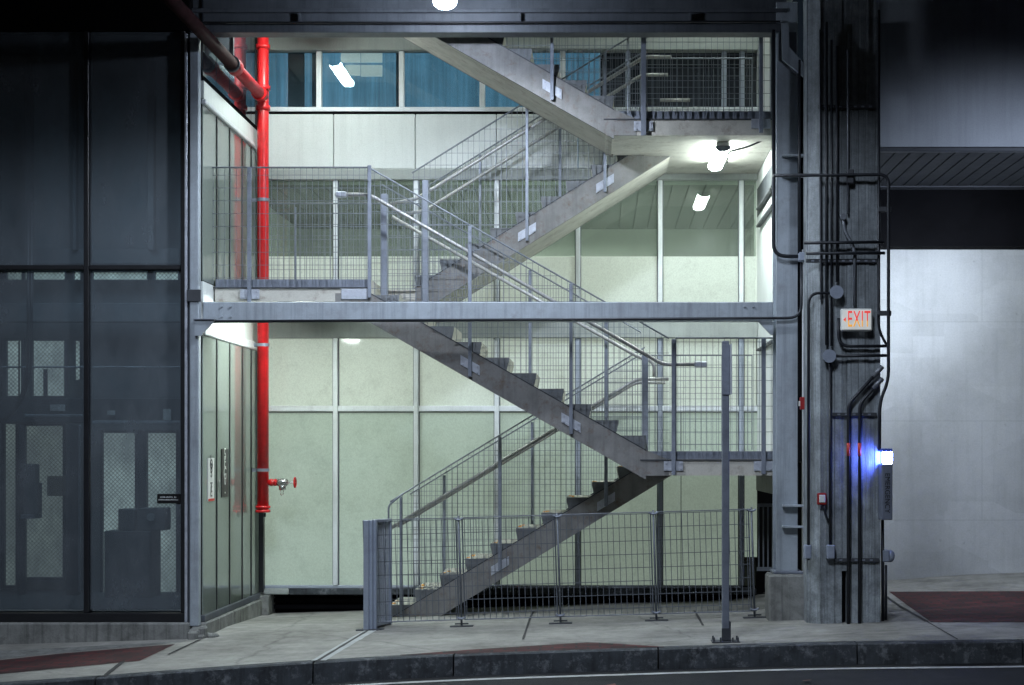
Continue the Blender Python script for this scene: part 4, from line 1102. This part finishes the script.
# hanger of the overhead pipe
o = MB().disc((xp, 16.9, zj), (0, 1, 0), rp+.022, .05, 20).box(xp-.02, xp+.02, 16.88, 16.92, zj+rp, 7.2).build('pipe_hanger', M['dark'], sp)

# ------------------------------------------------------------------ mesh fence panels
YF = 16.4; FW, FH = 1.0, 1.14
def fence_panel(label, group):
    o = thing('fence_panel', (0, 0, 0), label, 'fence', group)
    mb = MB(); grid_wires(mb, [(.02, .07), (FW-.02, .07), (FW-.02, FH-.03), (.02, FH-.03)], 0, .0605, .138, .0034)
    mb.tube([(.01, 0, FH-.02), (FW-.01, 0, FH-.02)], .006, 6); mb.tube([(.01, 0, .07), (FW-.01, 0, .07)], .007, 6)
    mb.tube([(.015, 0, .07), (.015, 0, FH-.02)], .008, 6); mb.tube([(FW-.03, 0, .07), (FW-.03, 0, FH-.02)], .008, 6)
    mb.build('mesh', M['fence'], o)
    p = MB().tube([(FW, -.02, .0), (FW, -.02, FH)], .0115, 10).build('post', M['fence'], o, smooth=True)
    q = MB().box(FW-.12, FW+.12, -.06, .02, .0, .012, bev=.003); q.tube([(FW-.07, -.02, .03), (FW+.07, -.02, .03)], .008, 6); q.build('foot', M['dark'], p)
    for zz in (FH-.03, .09):
        c = MB(); c.tube([(FW-.045, -.03, zz+.01), (FW-.02, -.03, zz-.006), (FW+.02, -.03, zz-.006), (FW+.045, -.03, zz+.01)], .011, 8)
        c.build('clip', M['galv'], p)
    return o
fp = fence_panel('leftmost upright wire mesh fence panel, in front of the lowest steps', 'wire mesh fence panels')
labs = ['leftmost upright wire mesh fence panel, in front of the lowest steps', 'second wire mesh fence panel from the left, in front of the rising lower flight',
        'third wire mesh fence panel, in front of the underside of the lower flight', 'rightmost wire mesh fence panel, behind the street sign post']
xf = [X(p, YF) for p in (462, 560.7, 656.5, 754.5)]
for i, x in enumerate(xf):
    o = fp if i == 0 else copy_tree(fp)
    o.location = (x-FW, YF, gz(x-FW, YF)); o.rotation_euler = (0, -math.atan(.03), 0)
    if i == 0: o.scale = (1, 1, 1)
    o['label'] = labs[i]
fl = ['outermost folded wire panel, nearest the lift tower', 'middle folded wire panel of the upright stack', 'innermost folded wire panel, touching the standing fence']
def stack_panel():
    o = thing('fence_panel', (0, 0, 0), fl[0], 'fence', 'folded wire panels stacked at the end of the fence')
    W2 = .42; H2 = 1.13
    mb = MB()
    y = .03
    while y < W2: mb.box(-.004, .004, y-.0035, y+.0035, .05, H2-.03); y += .05
    z = .1
    while z < H2-.05: mb.box(-.014, -.0045, .02, W2, z-.006, z+.006); z += .138
    mb.build('mesh', M['galv_light'], o)
    f = MB(); f.box(-.028, .028, -.02, .02, 0, H2, bev=.004); f.box(-.022, .022, W2-.01, W2+.02, 0.01, H2-.005, bev=.004); f.box(-.02, .02, .021, W2-.011, H2-.03, H2-.006); f.box(-.02, .02, .021, W2-.011, .03, .055)
    f.build('frame', M['box_grey'], o)
    MB().box(-.1, .1, -.05, .03, -.004, .012, bev=.003).build('foot', M['dark'], o)
    return o
sp0 = stack_panel()
for i, px in enumerate((366.5, 370.0, 373.5)):
    o = sp0 if i == 0 else copy_tree(sp0)
    x = X(px, 16.3); o.location = (x, 16.3+.03*i, gz(x, 16.3)); o.rotation_euler = (0, 0, R(-11-1.5*i)); o['label'] = fl[i]

# ------------------------------------------------------------------ street sign post
px_, py_ = 725.5, 642; (x, y) = ground(px_, py_)
sg2 = thing('sign_post', (x, y, gz(x, y)), 'galvanised square sign post at the kerb with its sign turned edge on', 'post')
z0 = gz(x, y); Yp = y
w = .033
mb = MB().box(x-w, x+w, y-w, y+w, z0+.012, Z(352, Yp)+.1, bev=.006)
for k in range(40):
    zz = z0+.2+k*.055
    if zz < Z(400, Yp): mb.disc((x, y-w-.0005, zz), (0, 1, 0), .005, .003, 8)
mb.build('post', M['galv'], sg2)
MB().box(x-w-.004, x+w+.004, y-w-.010, y-w-.001, z0+.02, z0+.13).build('sleeve', M['dark'], sg2)
MB().box(x+w+.001, x+w+.012, y-w-.02, y+.03, z0+.012, z0+.19).build('sleeve', M['dark'], sg2)
MB().box(x-.13, x+.13, y-.09, y+.09, z0+.001, z0+.012, bev=.003).build('base_plate', M['dark'], sg2)
for (dx, dy) in ((-.11, -.07), (.11, -.07), (-.11, .07), (.11, .07), (-.05, -.075), (.06, -.075)):
    MB().tube([(x+dx, y+dy, z0+.01), (x+dx, y+dy, z0+.05)], .008, 8).build('bolt', M['dark'], sg2)
zt_s, zb_s = Z(345, Yp), Z(395, Yp)
sgb = MB().box(x-w*.9, x-w*.9+.012, y-.23, y+.23, zb_s, zt_s, bev=.002)
sgb = MB(); sgb.add([(x+w+.004, y-.22, zb_s), (x+w+.007, y-.22, zb_s), (x+w+.007, y+.22, zb_s), (x+w+.004, y+.22, zb_s), (x+w+.004, y-.22, zt_s), (x+w+.007, y-.22, zt_s), (x+w+.007, y+.22, zt_s), (x+w+.004, y+.22, zt_s)],
        [[3,2,1,0],[4,5,6,7],[0,1,5,4],[1,2,6,5],[2,3,7,6],[3,0,4,7]])
sgb.build('sign_blade', M['galv_light'], sg2)
MB().box(x-w-.004, x+w+.003, y-w-.014, y-w-.0015, zb_s, zt_s+.002, bev=.003).build('sign_bracket', M['galv'], sg2)

def scrap(px, py, r, mat, label, cat):
    x, y = ground(px, py); z = gz(x, y)+.004; rr = random.uniform
    if py > 660: z = rz(x, y)+.012
    mb = MB(); pts = [(x+r*math.cos(a)*rr(.6, 1.1), y+r*math.sin(a)*rr(.6, 1.1), z+rr(.0, .02)) for a in [k*math.pi/3 for k in range(6)]]
    mb.add(pts+[(x, y, z+.012)], [[k, (k+1) % 6, 6] for k in range(6)])
    mb.add([(p[0], p[1], p[2]-.003) for p in pts]+[(x, y, z+.009)], [[(k+1) % 6, k, 6] for k in range(6)])
    tag(mb.build(cat, M[mat]), label, cat)
scrap(508, 619.5, .03, 'paper', 'white paper scrap on the pavement in front of the second fence panel', 'litter')
scrap(611, 667.5, .06, 'leaf', 'reddish dead leaf in the gutter left of the sign post', 'leaf')
scrap(806, 662.5, .05, 'leaf', 'reddish dead leaf in the gutter below the concrete pedestal', 'leaf')
# ------------------------------------------------------------------ lamps
def tube_lamp(label):
    o = thing('ceiling_lamp', (0, 0, 0), label, 'lamp', 'tube lamps over the stairs')
    MB().box(-.07, .07, -.6, .6, .02, .06, bev=.01).build('tray', M['sign_white'], o)
    mb = MB(); prof = [(-.08, .019), (-.072, -.012), (-.04, -.034), (.04, -.034), (.072, -.012), (.08, .019)]
    mb.prism(prof, -.57, .57); mb.build('diffuser', M['tube'], o)
    for s_ in (-1, 1):
        e = MB(); e.prism([(a*1.06, b*1.06) for a, b in prof], s_*.571, s_*.60); e.build('end_cap', M['galv'], o)
    return o
l0 = tube_lamp('x')
spots = [((1.31, 17.52, L3-.26-.07), 'lit tube lamp under the top landing near the steel column'),
         ((-3.3, 17.3, 3.232), 'lit tube lamp under the middle landing just below the crossbeam'),
         ((-3.36, 17.4, 6.635), 'lit tube lamp high on the left mirrored in the blue windows'),
         ((1.31, 17.52, 8.83), 'lit tube lamp on the ceiling above the right end of the top landing')]
for i, (p, lab) in enumerate(spots):
    o = l0 if i == 0 else copy_tree(l0)
    o.location = p; o['label'] = lab
w = P(445, 2, 15.0)
gl = thing('girder_lamp', w, 'dazzling white globe lamp hanging in front of the top girder', 'lamp')
MB().sphere(w, .085, (1.3, 1, .8), 16, 10).build('globe', M['bulb'], gl, smooth=True)
MB().disc((w[0], w[1], w[2]+.10), (0, 0, 1), .15, .05, 20).build('housing', M['dark'], gl, smooth=True)
MB().tube([(w[0], w[1], w[2]+.12), (w[0], w[1], 6.759)], .02, 8).build('arm', M['dark'], gl)
# small wires/cables on the girder
tag(MB().tube([P(190, 22.5, 16.06), P(445, 22.5, 16.06), P(780, 21.5, 16.06)], .011, 8).build('cable', M['black']), 'black cable strung along the front of the top girder', 'cable')

def light(kind, name, loc, energy, color, target=None, **kw):
    L = bpy.data.lights.new(name, kind); L.energy = energy; L.color = color
    for k, v in kw.items(): setattr(L, k, v)
    o = bpy.data.objects.new(name, L); col.objects.link(o); o.location = loc
    if target is not None: o.rotation_euler = (Vector(target)-Vector(loc)).to_track_quat('-Z', 'Y').to_euler()
    return o
light('SPOT', 'girder_lamp_light', (w[0], w[1]-.02, w[2]-.13), 400, (.80, .89, 1.), (w[0]+.1, w[1]+.9, .5), spot_size=R(158), spot_blend=.35, shadow_soft_size=.1)
# street lamp on the near side of the road (seen mirrored in the lift glass), cut off by the overhang
light('SPOT', 'street_side_light', (-3.0, 2.0, 13.2), 6500, (.74, .84, 1.), (-1.3, 16, 1.6), spot_size=R(52), spot_blend=1., shadow_soft_size=1.6)
light('SPOT', 'street_side_light', (9.5, 11.5, 3.4), 3600, (.70, .80, 1.), (4.85, 16.5, 3.95), spot_size=R(29), spot_blend=1., shadow_soft_size=.3)  # added unseen spot from the right, put in to light the concrete girder
# wall pack hidden behind the concrete column, lighting the recess wall
light('SPOT', 'wall_lamp_light', (2.85, 16.9, 4.0), 370, (.80, .90, 1.), (5.2, 19.3, 1.6), spot_size=R(125), spot_blend=.8, shadow_soft_size=.12)
# dim lamps inside the lift tower and the room behind the clear glazing
light('AREA', 'lift_light', (-5.4, 16.6, 4.6), 55, (.75, .88, 1.), (-5.4, 18.5, 2.0), size=1.0)
light('AREA', 'room_light', (-.8, 21.5, 4.9), 330, (.90, 1., .90), (-.8, 21.5, 3), size=3.0)

# ------------------------------------------------------------------ night sky, moonlight, camera
W = bpy.data.worlds.new('World'); scene.world = W; W.use_nodes = True
nt = W.node_tree; sky = nt.nodes.new('ShaderNodeTexSky'); sky.sky_type = 'NISHITA'; sky.sun_disc = False
sky.sun_elevation = R(35); sky.sun_rotation = R(200)
nt.links.new(sky.outputs[0], nt.nodes['Background'].inputs[0]); nt.nodes['Background'].inputs[1].default_value = .002
sun = light('SUN', 'moon', (0, -10, 20), .02, (.8, .88, 1.), angle=R(.5))
sun.rotation_euler = (R(55), 0, R(-20))

cam = bpy.data.cameras.new('camera'); co = bpy.data.objects.new('camera', cam); col.objects.link(co)
co.location = (0, 0, ZE); co.rotation_euler = (R(90), 0, 0)
cam.sensor_width = 36; cam.lens = F/1024*36; cam.shift_x = (512-CX)/1024; cam.shift_y = (CY-342.5)/1024
cam.clip_start = .1; cam.clip_end = 500
scene.camera = co
vs = scene.view_settings; vs.view_transform = 'Standard'; vs.look = 'None'; vs.exposure = 0; vs.gamma = 1; vs.use_curve_mapping = False
scene.cycles.max_bounces = 8; scene.cycles.transparent_max_bounces = 12
scene.cycles.sample_clamp_indirect = 6
scene.cycles.use_denoising = True
for k in ('frost_up', 'frost_lo', 'blue_pane', 'lattice', 'lattice_dim', 'strip', 'exit_letters', 'exit_face', 'reflected_lit'):
    M[k].cycles.emission_sampling = 'NONE'
